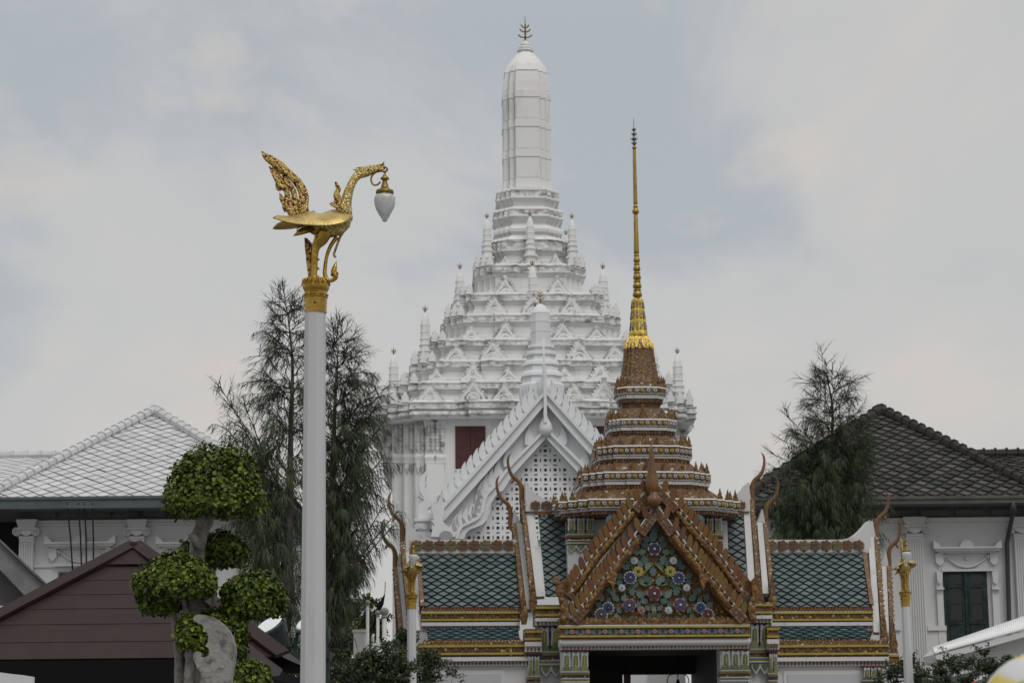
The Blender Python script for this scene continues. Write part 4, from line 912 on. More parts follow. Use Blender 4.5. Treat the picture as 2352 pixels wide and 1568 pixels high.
R6 = [(915, 530, 55, 6, NAVY, PORC, PORC), (757, 622, 33, 8, PORC, PORC, None), (1060, 622, 33, 8, PORC, PORC, None), (790, 705, 47, 9, YPORC, LEAFG, YPORC), (1038, 705, 47, 9, YPORC, LEAFG, YPORC), (727, 752, 54, 12, BLUE, YPORC, PORC), (1103, 755, 54, 12, BLUE, YPORC, PORC),
      (662, 832, 32, 8, PORC, PORC, None), (1163, 832, 32, 8, PORC, PORC, None), (915, 875, 62, 6, MARO, PORC, PINK), (720, 967, 60, 6, PURP, PORC, PINK), (1114, 963, 60, 6, PURP, PORC, PINK), (1024, 1005, 33, 8, PORC, PORC, None), (557, 985, 50, 12, BLUE, LEAFG, PORC), (503, 1036, 56, 14, PURP, YPORC, PORC), (1272, 985, 48, 12, BLUE, LEAFG, PORC), (1327, 1036, 52, 14, MARO, YPORC, PORC), (812, 1005, 34, 5, PINK, PINK, PINK)]
for k, (x, y, r, p, a, b, c_) in enumerate(R6):
    m = MB(); flower(m, Q(x, y, fv - .08), r * .275 * T, p, fv - .08 - .015 * (k % 3), 0, 1, 2 if c_ else None, th=.05); m.build('rosette', [a, b, c_ or a], gate)
# bargeboards of the pediment: tiled tops, scaled naga bodies, rows of glazed fins
outB = [Q(905, 50), Q(740, 235), Q(640, 360), Q(540, 480), Q(440, 600), Q(330, 765), Q(260, 870), Q(235, 905)]
inB = [Q(912, 232), Q(780, 420), Q(680, 555), Q(600, 660), Q(545, 740), Q(480, 800), Q(420, 900), Q(350, 990), Q(265, 1090)]
def off(path, d):
    o = []
    for i, p in enumerate(path):
        a, b = path[max(0, i - 1)], path[min(len(path) - 1, i + 1)]; dx, dz = b[0] - a[0], b[1] - a[1]; l_ = sqrt(dx * dx + dz * dz); o.append((p[0] - dz / l_ * d, p[1] + dx / l_ * d))
    return o
def along(path, t):
    n = len(path) - 1; j = min(int(t * n), n - 1); f = t * n - j; return (lerp(path[j][0], path[j + 1][0], f), lerp(path[j][1], path[j + 1][1], f))
TS = mat('brown_square_tiles', (.12, .055, .03), .4, tint=[(0, (.10, .04, .02)), (.6, (.16, .075, .035)), (1, (.13, .13, .09))])
for side in (0, 1):
    fl = (lambda p: p) if side == 0 else mirq
    for path, w0, y0, nm, knots in ((outB, 30, fv - .32, 'outer_bargeboard', (2, 6)), (inB, 31, fv - .42, 'inner_bargeboard', (2, 7))):
        m = MB(); d = w0 * .297 * 2 * T
        lo, hi = off(path, -d * .3), off(path, d * .8)
        A, B = fl(lo), fl(hi)
        n = len(path)
        for i in range(n - 1):
            top_or_foot = i < 1 or i >= n - 2
            m.prism([A[i], A[i + 1], B[i + 1], B[i]], y0 + (.10 if not top_or_foot else .02), y0 + .5, 0)
            if top_or_foot:                            # square brown tiles with white joints
                lx = sqrt((A[i + 1][0] - A[i][0]) ** 2 + (A[i + 1][1] - A[i][1]) ** 2); k1 = max(2, int(lx / .085)); k2 = 3
                for a in range(k1):
                    for b in range(k2):
                        f2 = lambda u, w_: (lerp(lerp(A[i][0], A[i + 1][0], u), lerp(B[i][0], B[i + 1][0], u), w_), lerp(lerp(A[i][1], A[i + 1][1], u), lerp(B[i][1], B[i + 1][1], u), w_))
                        u0, u1, w1, w2 = (a + .08) / k1, (a + .92) / k1, (b + .1) / k2, (b + .9) / k2
                        m.prism([f2(u0, w1), f2(u1, w1), f2(u1, w2), f2(u0, w2)], y0 + .0, y0 + .03, 1)
        e = fl(off(path, -d * .3)); m.tube([(x, y0 + .04, z) for x, z in e], .02, 5, 2)
        o = m.build(nm, [BRICK, TS, TRIM], gate)
        m = MB(); mid = fl(off(path, d * .25))          # the swelling scaled body between
        body = mid[1:n - 1]; sp = smooth_path(body, 5); rd = [d * .50 * (1 + .10 * sin(i * 1.3)) * (.75 if i < 2 or i > len(sp) - 3 else 1) for i in range(len(sp))]
        m.tube([(x, y0 + .10, z) for x, z in sp], rd, 10, 0, True, .8, (0, 1, 0)); m.build('scaled_naga_body', OCHRE, o)
        if nm == 'inner_bargeboard':
            m = MB(); p = Q(560, 745); q = [Q(520, 770), Q(600, 690), Q(605, 760), Q(590, 830), Q(575, 860), Q(560, 810), Q(535, 790)]; m.prism(fl(q), y0, y0 + .2, 0); m.build('pendant_hook', OCHRE, o)
        m = MB(); nf = 19 if nm == 'outer_bargeboard' else 16
        for k in range(nf):
            t = (k + .9) / (nf + .6); p = along(off(path, -d * .25), t); sc = .25 if nm == 'outer_bargeboard' else .27
            if nm == 'inner_bargeboard': sc *= .95
            pts = [(-.22, -.1), (-.34, .35), (-.28, .85), (-.06, 1.16), (.12, .98), (.24, .5), (.24, .1), (.15, -.12)]
            th = radians(12); ca, sa = cos(th), sin(th)
            f = [(p[0] + sc * (x * ca - z * sa) * 1.0, p[1] + sc * (x * sa + z * ca)) for x, z in pts]
            m.prism(fl(f), y0 + .02, y0 + .14, 0, .12)
            f = [(p[0] + sc * 1.0 * x, p[1] + sc * .95 * z) for x, z in ((.25, -.1), (.2, .45), (.34, .28), (.45, -.1))]; m.prism(fl(f), y0 + .05, y0 + .12, 1)
        m.build('glazed_fins', [FINC, TRIM], o)
    m = MB()                                          # upright naga at the corner
    q = [Q(x, y, fv - .25) for x, y in ((185, 1095), (195, 1000), (175, 900), (150, 860), (160, 800), (130, 770), (145, 725), (170, 755), (205, 790), (215, 850), (205, 900), (235, 940), (250, 1010), (240, 1095))]
    m.prism(fl(q), fv - .40, fv - .12, 0, .1)
    for x, y, r in ((175, 800, 22), (188, 860, 26), (205, 930, 26), (215, 1000, 28), (215, 1070, 28)):
        c_ = fl([Q(x, y, fv - .4)])[0]; m.ball((c_[0], fv - .36, c_[1]), r * .297 * T, 8, 5, 0, (1, .8, 1.2))
    m.build('naga_figure', OCHRE, gate)
    m = MB(); q = [Q(x, y, fv - .1) for x, y in ((545, 285), (575, 268), (605, 290), (600, 340), (560, 380), (540, 340))]; m.prism(fl(q), fv - .2, fv, 0)
    m.build('blue_fin', SKYB, gate)
m = MB(); c_ = g(1498, 1110, fv - .45); m.lathe((c_.x, c_.y, 0), [(r * T, g(1498, y, fv - .45).z) for y, r in ((1140, 5), (1134, 7), (1126, 12), (1115, 14.5), (1100, 13), (1085, 10), (1070, 8), (1050, 6), (1030, 3.5), (1016, .6))], 10, 0)
c_ = g(1502, 1150, fv - .5); m.lathe((c_.x, c_.y, 0), [(r * T, g(1502, y, fv - .5).z) for y, r in ((1168, .5), (1163, 9), (1155, 15), (1146, 16), (1140, 12), (1134, 8), (1130, 9))], 12, 0)
m.build('pediment_finial', CHO, gate)
# frieze, architrave, lintel
m = MB()
for y0, y1, mi_, v, dp in ((1418, 1426, 4, fv - .28, .5), (1426, 1433, 5, fv - .30, .5), (1433, 1436, 1, fv - .33, .5), (1436, 1440.5, 0, fv - .42, .6), (1440.5, 1457, 2, fv - .34, .6), (1457, 1461.5, 0, fv - .42, .6), (1461.5, 1466, 3, fv - .32, .6)): bar(m, 1286, 1723, y0, y1, v, dp, mi_)
A, B = g(1286, 1473, fv - .3), g(1723, 1473, fv - .3); zc = g(1504, 1473, fv - .3).z
m.loft([[(x, fv - .22 - .14 * sin(a), zc + 9 * T * cos(a)) for a in [pi * k / 10 for k in range(11)]] + [(x, fv + .1, zc - 9 * T), (x, fv + .1, zc + 9 * T)] for x in (A.x, B.x)], 1, True, False)
bar(m, 1288, 1720, 1481, 1489.5, fv - .24, .4, 1); lozenges(m, 1290, 1718, 1485, fv - .25, 50, 2.9, 4.2, 6)
n = 40
for k in range(n):
    p = g(lerp(1290, 1720, (k + .5) / n), 1427, fv - .3); m.prism([(p.x - .05, p.z - .05), (p.x - .06, p.z + .02), (p.x, p.z + .10), (p.x + .06, p.z + .02), (p.x + .05, p.z - .05)], fv - .34, fv - .28, 5)
fr_ = m.build('entablature', [YEL, TRIM, GROUNDM, RED, FINE, OCHRE, LOZ], gate)
for k in range(11):
    m = MB(); x = lerp(1294, 1712, (k + .5) / 11); c_ = gf.xz(x, 1449, fv - .36); zc = g(1504, 1449, fv - .36).z; r = 6.3 * T
    flower(m, (c_[0], zc), r, 6, fv - .37, 0, 0, th=.03)
    for sx in (-1, 1): m.prism([(c_[0] + sx * r * a, zc + r * b) for a, b in ((.9, -.2), (1.5, -.9), (2.4, -.9), (2.2, -.2), (2.6, .9), (1.7, .8), (1.1, .4))], fv - .37, fv - .33, 1)
    m.build('frieze_rosette', [PINK, SKYB], fr_)
# doorway
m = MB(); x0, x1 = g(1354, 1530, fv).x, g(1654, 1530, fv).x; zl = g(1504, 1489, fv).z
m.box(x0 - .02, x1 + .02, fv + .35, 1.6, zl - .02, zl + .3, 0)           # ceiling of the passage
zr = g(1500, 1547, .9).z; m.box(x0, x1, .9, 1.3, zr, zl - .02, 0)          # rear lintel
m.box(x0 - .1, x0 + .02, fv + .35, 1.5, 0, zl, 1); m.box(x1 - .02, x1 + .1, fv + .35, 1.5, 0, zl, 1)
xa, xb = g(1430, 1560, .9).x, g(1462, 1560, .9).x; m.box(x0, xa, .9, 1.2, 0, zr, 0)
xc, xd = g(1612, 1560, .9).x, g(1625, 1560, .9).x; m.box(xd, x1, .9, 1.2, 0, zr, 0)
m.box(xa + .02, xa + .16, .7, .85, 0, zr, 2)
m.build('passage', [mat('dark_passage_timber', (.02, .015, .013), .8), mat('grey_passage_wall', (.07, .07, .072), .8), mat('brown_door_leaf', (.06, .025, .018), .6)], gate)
def pier(px0, px1, py, v, cap_h, nm='column'):
    m = MB(); bar(m, px0 + 3, px1 - 3, py, 1900, v + .05, .5, 0); o = m.build(nm, TRIM, gate)
    m = MB(); mosaic_capital(m, px0, px1, py, py + cap_h, v); m.build('capital', CAPM, o); return o
pier(1291, 1353, 1491, fv - .15, 78); pier(1656, 1722, 1488, fv - .15, 78)
for px0, px1, py0, v in ((1238, 1288, 1432, -1.5), (1722, 1766, 1426, -1.5)):
    m = MB(); bar(m, px0, px1, py0, 1900, v + .1, .7, 0); o = m.build('corner_pier', TRIM, gate)
    m = MB(); mosaic_capital(m, px0, px1, py0, py0 + 98, v, .4, 2); hang_leaves(m, px0 + 4, px1, py0 + 97, py0 + 122, v, 2); m.build('capital', CAPM, o)
    m = MB(); d = 6
    for y0, y1, mi_, dv in ((-47, -43, 4, 0), (-43, -38, 0, -.05), (-38, -26, 2, 0), (-26, -21, 0, -.05), (-21, -17, 2, 0), (-17, -9, 1, -.05), (-9, 0, 1, .0)): bar(m, px0 - 8, px1 + (8 if px0 < 1500 else 8), py0 + y0 + 3, py0 + y1 + 3, v - .1 + dv, .7, mi_)
    lozenges(m, px0 - 6, px1 + 6, py0 - 1.5, v - .12, 7, 2.8, 4.4, 3); m.build('pier_cornice', [YEL, TRIM, BRICK, LOZ, FINE], o)
for px0, px1, py0, v in ((1212, 1240, 1500, -1.62), (1766, 1786, 1494, -1.62)):
    m = MB(); bar(m, px0, px1, py0 - 10, 1900, v + .1, .5, 0); o = m.build('outer_pier', TRIM, gate)
    m = MB(); mosaic_capital(m, px0, px1, py0, py0 + 80, v, .3, 2); m.build('capital', CAPM, o)
    m = MB()
    for y0, y1, mi_, dv in ((-57, -53, 4, 0), (-53, -48, 0, -.05), (-48, -36, 2, 0), (-36, -31, 0, -.05), (-31, -27, 2, 0), (-27, -17, 1, -.05), (-17, -4, 1, .0), (-4, 1, 3, 0)): bar(m, px0 - 6 if px0 < 1500 else px0 - 4, px1 + 4, py0 + y0, py0 + y1, v - .08 + dv, .6, mi_)
    lozenges(m, px0 - 4, px1 + 2, py0 - 10, v - .09, 4, 3, 5, 3); m.build('pier_cornice', [YEL, TRIM, BRICK, LOZ, FINE], o)
# lantern hanging in the passage
lf = Frame(1556, 1560, 50.2); p = lf.at(1556, 1552); lan = thing('hanging_lantern', lf, 'black wrought-iron lantern hanging in the dark gate passage', 'lantern')
m = MB(); ztop = zl; c_ = lf.at(1557, 1556)
m.tube([(c_.x, 0, ztop), (c_.x, 0, c_.z)], .012, 5); m.lathe((c_.x, 0, c_.z - .12), [(.03, -.1), (.09, -.06), (.05, .0), (.02, .1)], 8)
for sx in (-1, 1): m.tube(smooth_path([(c_.x + sx * .05, 0, c_.z + .1), (c_.x + sx * .2, 0, c_.z + .05), (c_.x + sx * .24, 0, c_.z - .1), (c_.x + sx * .12, 0, c_.z - .12)]), .012, 5)
fr2 = m.build('lantern_frame', mat('black_iron', (.015, .015, .015), .5, .6), lan)
m = MB(); m.lathe((c_.x, 0, c_.z - .5), [(.05, -.16), (.14, -.1), (.17, .1), (.12, .25), (.03, .30)], 8, 0, False); m.build('lantern_glass', mat('smoky_lantern_glass', (.10, .10, .10), .2), lan)
# pale building far beyond the passage
bf = Frame(1540, 1560, 70); pb = thing('rear_building', bf, 'plain white building glimpsed through the gate passage', 'building')
m = MB(); m.box(-2.4, 2.4, 0, .5, 0, 3.7, 0); m.box(-2.5, 2.5, -.1, .6, 3.7, 3.95, 0); m.build('wall', CLEAN, pb)

# ------------------------------------------------------------------ swan lamps
LY = 17.0
lf = Frame(724, 1100, LY); U = lf.s * .2636 * (1.0)
lamp = thing('swan_lamp', lf, 'large gilded swan lamp on a tall white octagonal pole, nearest the camera', 'street lamp', 'gilded swan lamps')
def K(x, y, v=0.0):                                   # from an enlarged view of the swan
    p = lf.at(578.8 + x * .2636, 321.6 + y * .2636, v); return (p.x, v, p.z)
def k2(x, y, v=0.0): a = K(x, y, v); return (a[0], a[2])
kc = lambda y: K(562, y)[0]
m = MB(); z1 = K(0, 1508)[2]; cx = K(551, 1508)[0]; rt = 92 * U
m.lathe((cx, 0, 0), [(rt * 1.42, 0), (rt * 1.42, .35), (rt * 1.30, .40), (rt * 1.27, .6), (rt, z1)], 8, 0, False, radians(12))
pole = m.build('pole', POLE, lamp)
m = MB(); m.lathe((cx, 0, 0), [(rt * 1.8, 0), (rt * 1.8, .25), (rt * 1.5, .3)], 8, 0, False, radians(12)); m.build('pole_base', POLE, lamp)
m = MB(); P = [(1512, 99), (1498, 99), (1496, 96), (1385, 99), (1382, 106), (1374, 108), (1366, 104), (1362, 108), (1352, 108), (1346, 98), (1330, 100), (1300, 116), (1280, 120), (1268, 112), (1250, 116), (1230, 118), (1218, 112), (1214, 90)]
cx2 = K(556, 1400)[0]
m.lathe((cx2, 0, 0), [(r * U, K(0, y)[2]) for y, r in P], 8, 0, False, radians(12))
for k in range(32):
    a = 2 * pi * k / 32; m.ball((cx2 + 104 * U * cos(a), 104 * U * sin(a), K(0, 1358)[2]), 8 * U, 6, 4)
for k in range(16):                                   # lotus points on the collar
    a = 2 * pi * k / 16; 
    for (u, y, r) in ((0, 1255, 124),): m.tube([(cx2 + (r - 6) * U * cos(a - .14), (r - 6) * U * sin(a - .14), K(0, 1225)[2]), (cx2 + r * U * cos(a), r * U * sin(a), K(0, 1270)[2]), (cx2 + (r - 6) * U * cos(a + .14), (r - 6) * U * sin(a + .14), K(0, 1225)[2])], 5 * U, 5)
m.ball((K(553, 1436)[0], -97 * U, K(0, 1436)[2]), 9 * U, 8, 5, 1)
m.build('capital', [GOLD, DARK], lamp)
# body with neck and head in one skin
def oval_tube(mb, pts, mi=0, n=14):                   # pts: (x, y, half height, half width) along the spine
    s5 = smooth_path(pts, 4); rings = []
    for i, (x, y, a, b) in enumerate(s5):
        p, q = s5[max(i - 1, 0)], s5[min(i + 1, len(s5) - 1)]; dx, dy = q[0] - p[0], q[1] - p[1]; l_ = sqrt(dx * dx + dy * dy) or 1; nx, ny = -dy / l_, dx / l_
        rings.append([K(x + nx * a * cos(t), y + ny * a * cos(t), b * U * sin(t)) for t in [2 * pi * k / n for k in range(n)]])
    mb.loft(rings, mi, True, True)
m = MB()
oval_tube(m, [(330, 672, 6, 10), (400, 690, 40, 50), (500, 715, 82, 90), (600, 740, 105, 110), (690, 735, 115, 112), (760, 700, 108, 100), (800, 630, 76, 72), (815, 560, 54, 52), (828, 500, 46, 45), (848, 430, 39, 38), (880, 360, 35, 34), (920, 310, 38, 34), (965, 285, 46, 38), (1010, 270, 46, 36), (1050, 254, 34, 26), (1095, 240, 25, 18), (1135, 230, 18, 13), (1158, 222, 10, 8)])
body = m.build('swan_body', GOLDSTUD, lamp)
m = MB()                                              # crest, brows, beak tip
for pts, r0 in (([(960, 300), (920, 268), (878, 256)], 22), ([(985, 255), (950, 240), (900, 250)], 18), ([(1000, 245), (1025, 235), (1020, 213)], 14), ([(1040, 240), (1060, 228), (1058, 212)], 10), ([(1120, 225), (1140, 212), (1152, 182)], 17), ([(1085, 232), (1100, 222), (1100, 206)], 9)):
    m.tube([K(*p) for p in smooth_path(pts, 3)], [r0 * U * (1 - i / (3 * (len(pts) - 1)) * .95) for i in range(3 * (len(pts) - 1) + 1)], 7)
m.tube([K(*p) for p in smooth_path([(1050, 268), (1090, 268), (1140, 250), (1156, 240)], 3)], [18 * U] * 6 + [14 * U] * 3 + [8 * U], 7)
for sy in (-1, 1): m.ball(K(1012, 262, sy * 35 * U), 9 * U, 8, 5, 1)
m.build('head_crest', [GOLDGEM, DARK], body)
m = MB()                                              # collar and its upright leaf
for (x, y, a, b) in ((775, 600, 92, 84), (768, 612, 100, 92)):
    ring_ = []; ux, uy = .83, .56
    for t in [2 * pi * k / 20 for k in range(21)]: ring_.append(K(x + ux * a * cos(t), y + uy * a * cos(t), b * U * sin(t)))
    m.tube(ring_, 11 * U, 6)
m.tube([K(*p) for p in smooth_path([(790, 600), (758, 560), (745, 510), (738, 470), (752, 430), (740, 395), (726, 362)], 4)], [44 * U] * 4 + [38 * U] * 4 + [32 * U] * 4 + [26 * U] * 3 + [22 * U] * 3 + [18 * U] * 3 + [12 * U] * 3 + [2 * U], 8, 0, True, .6, (0, 1, 0))
m.build('neck_collar', GOLDGEM, body)
# wings: shells falling outwards from the shoulders
for sy in (-1, 1):
    rc = smooth_path([(335, 690), (420, 655), (500, 617), (600, 638), (700, 606), (800, 640), (862, 668)], 4)
    oc = smooth_path([(182, 671), (330, 714), (480, 733), (640, 738), (760, 722), (830, 700), (878, 668)], 4)
    m = MB(); rings = []
    for i in range(len(rc)):
        t = i / (len(rc) - 1); w_ = sin(pi * min(1, .12 + t * .9)) ** .6
        A = K(rc[i][0], rc[i][1], sy * 55 * U * (1 - .3 * t)); dv = sy * (80 + 175 * w_) * U
        B = K(oc[i][0], oc[i][1] + (0 if sy < 0 else 0), dv); 
        if sy > 0: B = (B[0], B[1], A[2] - 85 * U * w_)
        M = [lerp(A[k], B[k], .5) for k in range(3)]; M[2] += 22 * U
        row = [A, tuple(lerp(A[k], M[k], .5) + (10 * U if k == 2 else 0) for k in range(3)), tuple(M), tuple(lerp(M[k], B[k], .5) + (12 * U if k == 2 else 0) for k in range(3)), B]
        rings.append(row + [(p[0], p[1], p[2] - 12 * U) for p in reversed(row)])
    m.loft(rings, 0, True, True); wg = m.build('wing', GOLDP, lamp)
    m = MB()                                          # rear half of the wing is plain gilt with trailing feathers
    for q in range(5):
        x0, y0 = 300 + 26 * q, 705 + 5 * q; dv = sy * (190 - 26 * q) * U
        m.tube([K(x0 + 60, y0 + 8, dv), K(x0 - 10, y0 + 4 + 10 * q, dv), K(x0 - 95 + 20 * q, y0 - 18 + 26 * q, dv * 1.05)], [20 * U, 17 * U, 3 * U], 7, 0, True, .35, (0, 0, 1))
    m.build('wing_feathers', GOLD, wg)
    m = MB(); m.tube([K(x, y, sy * (60 + 150 * t) * U) for x, y, t in ((535, 620, 0), (560, 660, .35), (590, 700, .7), (640, 730, 1))], 10 * U, 6)
    m.build('wing_band', GOLDGEM, wg)
m = MB()                                              # under-tail feathers
for q in range(6):
    a = (q - 2.5) * .17; m.tube([K(520, 760, a * 200 * U), K(420, 800, a * 330 * U), K(355 + 14 * abs(q - 2.5), 838 - 6 * abs(q - 2.5), a * 420 * U)], [42 * U, 30 * U, 4 * U], 7, 0, True, .5)
m.build('under_tail', GOLD, lamp)
# the flame-like tail: curling plumes side by side
tail = bpy.data.objects
m = MB()
PL = [([(455, 640), (442, 570), (452, 500), (430, 420), (375, 345), (305, 280), (235, 222), (165, 175), (118, 140), (82, 96)], [44, 50, 44, 40, 38, 36, 44, 38, 28, 2], 0),
      ([(410, 655), (375, 575), (372, 500), (355, 435), (305, 370), (255, 310), (212, 262), (172, 215)], [38, 36, 28, 25, 28, 33, 28, 6], 14),
      ([(365, 660), (320, 580), (310, 505), (300, 440), (255, 395), (222, 340), (190, 285), (146, 228)], [38, 36, 28, 25, 35, 31, 24, 3], -14),
      ([(320, 600), (282, 545), (262, 510), (240, 463)], [24, 26, 22, 3], 0), ([(300, 555), (268, 540), (236, 505)], [18, 14, 3], 8), ([(250, 425), (225, 425), (205, 385)], [20, 16, 3], 6),
      ([(345, 310), (325, 285), (288, 256)], [22, 16, 3], 8), ([(440, 440), (418, 400), (398, 360)], [20, 16, 4], -8), ([(300, 620), (278, 590), (265, 568)], [22, 14, 3], -6)]
for pts, rd, dv in PL:
    q = smooth_path([(x, y, r) for (x, y), r in zip(pts, rd)], 4)
    m.tube([K(x, y, dv * U) for x, y, r in q], [max(r, 1) * U for x, y, r in q], 8, 0, True, .42, (0, 1, 0))
m.build('tail', GOLDGEM, lamp)
m = MB()                                              # legs, feet and the gilt strips beside them
for sy, dx in ((-1, 0), (1, -6)):
    q = smooth_path([(630 + dx, 800, 78), (600 + dx, 870, 62), (560 + dx, 930, 40), (548 + dx, 1000, 32), (545 + dx, 1100, 29), (540 + dx, 1190, 30), (545 + dx, 1220, 42)], 4)
    m = MB(); m.tube([K(x, y, sy * 46 * U) for x, y, r in q], [r * U * .95 for x, y, r in q], 10)
    for y in (1010, 1090, 1160): m.ball(K(578 + dx, y + 30, sy * 46 * U), 12 * U, 6, 4)
    for d_ in (-34, 0, 34): m.tube([K(545 + dx, 1200, sy * 46 * U), K(590 + dx, 1212, (sy * 46 + d_) * U), K(618 + dx, 1222, (sy * 46 + d_ * 1.5) * U)], [14 * U, 11 * U, 4 * U], 6)
    m.build('leg', GOLD, lamp)
m = MB(); m.prism([k2(x, y) for x, y in ((455, 845), (480, 850), (520, 895), (516, 1000), (512, 1100), (508, 1205), (490, 1205), (478, 1120), (468, 1010), (458, 930))], -20 * U, 20 * U, 0, .1); m.build('tail_strut', GOLDGEM, lamp)
m = MB(); q = smooth_path([(740, 845, 20), (690, 915, 18), (655, 1000, 16), (638, 1100, 17), (635, 1170, 19), (655, 1215, 20), (700, 1222, 18), (728, 1190, 24), (712, 1150, 26), (722, 1105, 20), (737, 1052, 2)], 4)
m.tube([K(x, y, 0) for x, y, r in q], [r * U for x, y, r in q], 8, 0); m.build('chest_strut', GOLD, lamp)
m = MB()
for x, y, r in ((725, 1200, 26), (705, 1170, 24), (735, 1165, 22), (718, 1130, 22), (728, 1100, 16)): m.ball(K(x, y, 0), r * U * .9, 8, 5)
m.tube([K(*p) for p in smooth_path([(842, 740), (800, 790), (770, 840), (740, 920), (716, 985), (720, 1012), (734, 1018)], 4)], [15 * U] * 8 + [11 * U] * 16 + [5 * U], 6)
m.ball(K(838, 750, 0), 18 * U, 7, 5); m.build('breast_tassel', GOLDGEM, lamp)
# the lantern in its beak
m = MB(); lx, ly = 1157, 0
m.tube([K(*p) for p in smooth_path([(1140, 240), (1162, 236), (1180, 258), (1160, 274), (1120, 272), (1075, 284), (1042, 320), (1040, 362), (1062, 392), (1095, 388), (1118, 364)], 4)], 8.5 * U, 7); br = m.build('lantern_bracket', BRASS, lamp)
c = K(lx, 0); m = MB(); m.lathe((c[0], 0, 0), [(r * U, K(0, y)[2]) for y, r in ((490, 70), (482, 74), (476, 80), (462, 79), (452, 76), (446, 58), (436, 44), (428, 36), (418, 33), (380, 22), (358, 20), (354, 40), (346, 38), (318, 14), (306, 8), (286, 6))], 18)
m.lathe((c[0], 0, 0), [(13 * U, K(0, 298)[2]), (13 * U, K(0, 292)[2])], 8); m.build('lantern_cap', BRASS, lamp)
m = MB(); rings = []
for y, r in ((486, 66), (500, 84), (520, 93), (545, 94), (575, 88), (610, 76), (645, 60), (680, 40), (705, 24), (718, 20), (724, 12), (727, 2)):
    tw = (y - 486) / 240 * 1.5; rings.append([(c[0] + r * U * (1 + .05 * cos(8 * (a + tw))) * cos(a), r * U * (1 + .05 * cos(8 * (a + tw))) * sin(a), K(0, y)[2]) for a in [2 * pi * k / 32 for k in range(32)]])
m.loft(rings[::-1], 0, True, True); m.build('lantern_globe', GLOBE, lamp)
# the two further lamps, turned to face the camera
SP = 41.0; zcap = K(0, 1510)[2]
for px, py, rz, lab in ((945.5, 1397, radians(-84), 'small swan lamp facing the camera beside the left end of the gate'), (2080, 1391, radians(-94), 'small swan lamp in front of the right-hand white building')):
    p = D(px, py, SP); dz = p.z - zcap
    o = dup_thing(lamp, (p.x - cx * cos(rz), p.y - cx * sin(rz), dz), rz, lab)

# ------------------------------------------------------------------ building on the left, white tiled hip roof
RTW = mat('whitish_roof_tile', (.5, .5, .5), .6, tint=[(0, (.46, .46, .46)), (.6, (.51, .51, .515)), (1, (.55, .55, .555))], dirt=((.18, .18, .17), 2.6, .60, .8))
RTG = mat('dark_joint', (.055, .06, .055), .8)
GUT = mat('blue_grey_gutter_paint', (.075, .095, .10), .6, dirt=((.035, .04, .04), 3, .5, .8, (.4, 1, 1)))
FRZ = mat('frieze_shade_grey', (.10, .10, .10), .8, dirt=((.05, .05, .05), 2, .5, .8))  # shade under the eaves put into the frieze and soffit colour
SHUT = mat('dark_green_shutter_paint', (.012, .021, .020), .6, spec=.2, var=((.03, .05, .05), 5, .4, .7))
def hood(mb, f, x0, x1, yt, v, py_b):                # window hood with consoles, garland and raised corners; picture x0..x1, top yt
    c = (x0 + x1) / 2; A, B = f.at(x0, yt, v), f.at(x1, yt, v); z = f.at(c, yt, v).z; u = f.s
    mb.box(A.x, B.x, v - .32, v, z - 4 * u, z, 0); mb.box(A.x + .06, B.x - .06, v - .26, v, z - 9 * u, z - 4 * u, 0); mb.box(A.x + .14, B.x - .14, v - .16, v, z - 13 * u, z - 9 * u, 0)
    for s_, X in ((1, A.x), (-1, B.x)): mb.prism([(X, z), (X + s_ * 17 * u, z), (X + s_ * 12 * u, z + 7 * u), (X + s_ * 5 * u, z + 12 * u), (X, z + 15 * u)], v - .3, v - .05, 0)
    mb.prism([((A.x + B.x) / 2 + 16 * u * cos(t), z + 16 * u * sin(t)) for t in [pi * k / 12 for k in range(13)]], v - .22, v - .02, 0)
    w_ = B.x - A.x
    for X in (A.x + .10 * w_, B.x - .10 * w_):       # consoles
        mb.prism([(X - 9 * u, z - 13 * u), (X + 9 * u, z - 13 * u), (X + 9 * u, z - 32 * u), (X + 4 * u, z - 38 * u), (X, z - 41 * u), (X - 4 * u, z - 38 * u), (X - 9 * u, z - 32 * u)], v - .10, v, 0)
    g_ = [(A.x + w_ * t, v - .05, z - 20 * u - 24 * u * sin(pi * (t - .18) / .64)) for t in [.18 + .64 * k / 14 for k in range(15)]]
    mb.tube(g_, [(1.2 + 1.8 * sin(pi * k / 14)) * u for k in range(15)], 6, 0)
    for X in (g_[0], g_[-1]): mb.ball(X, 4.5 * u, 7, 4); mb.tube([X, (X[0], X[1], X[2] - 10 * u)], [3 * u, .6 * u], 5)
    mb.ball(((A.x + B.x) / 2, v - .03, z - 25 * u), 4 * u, 8, 5)
    mb.box(A.x + .12 * w_, B.x - .12 * w_, v - .14, v, f.at(c, py_b, v).z, f.at(c, py_b - 5, v).z, 0)
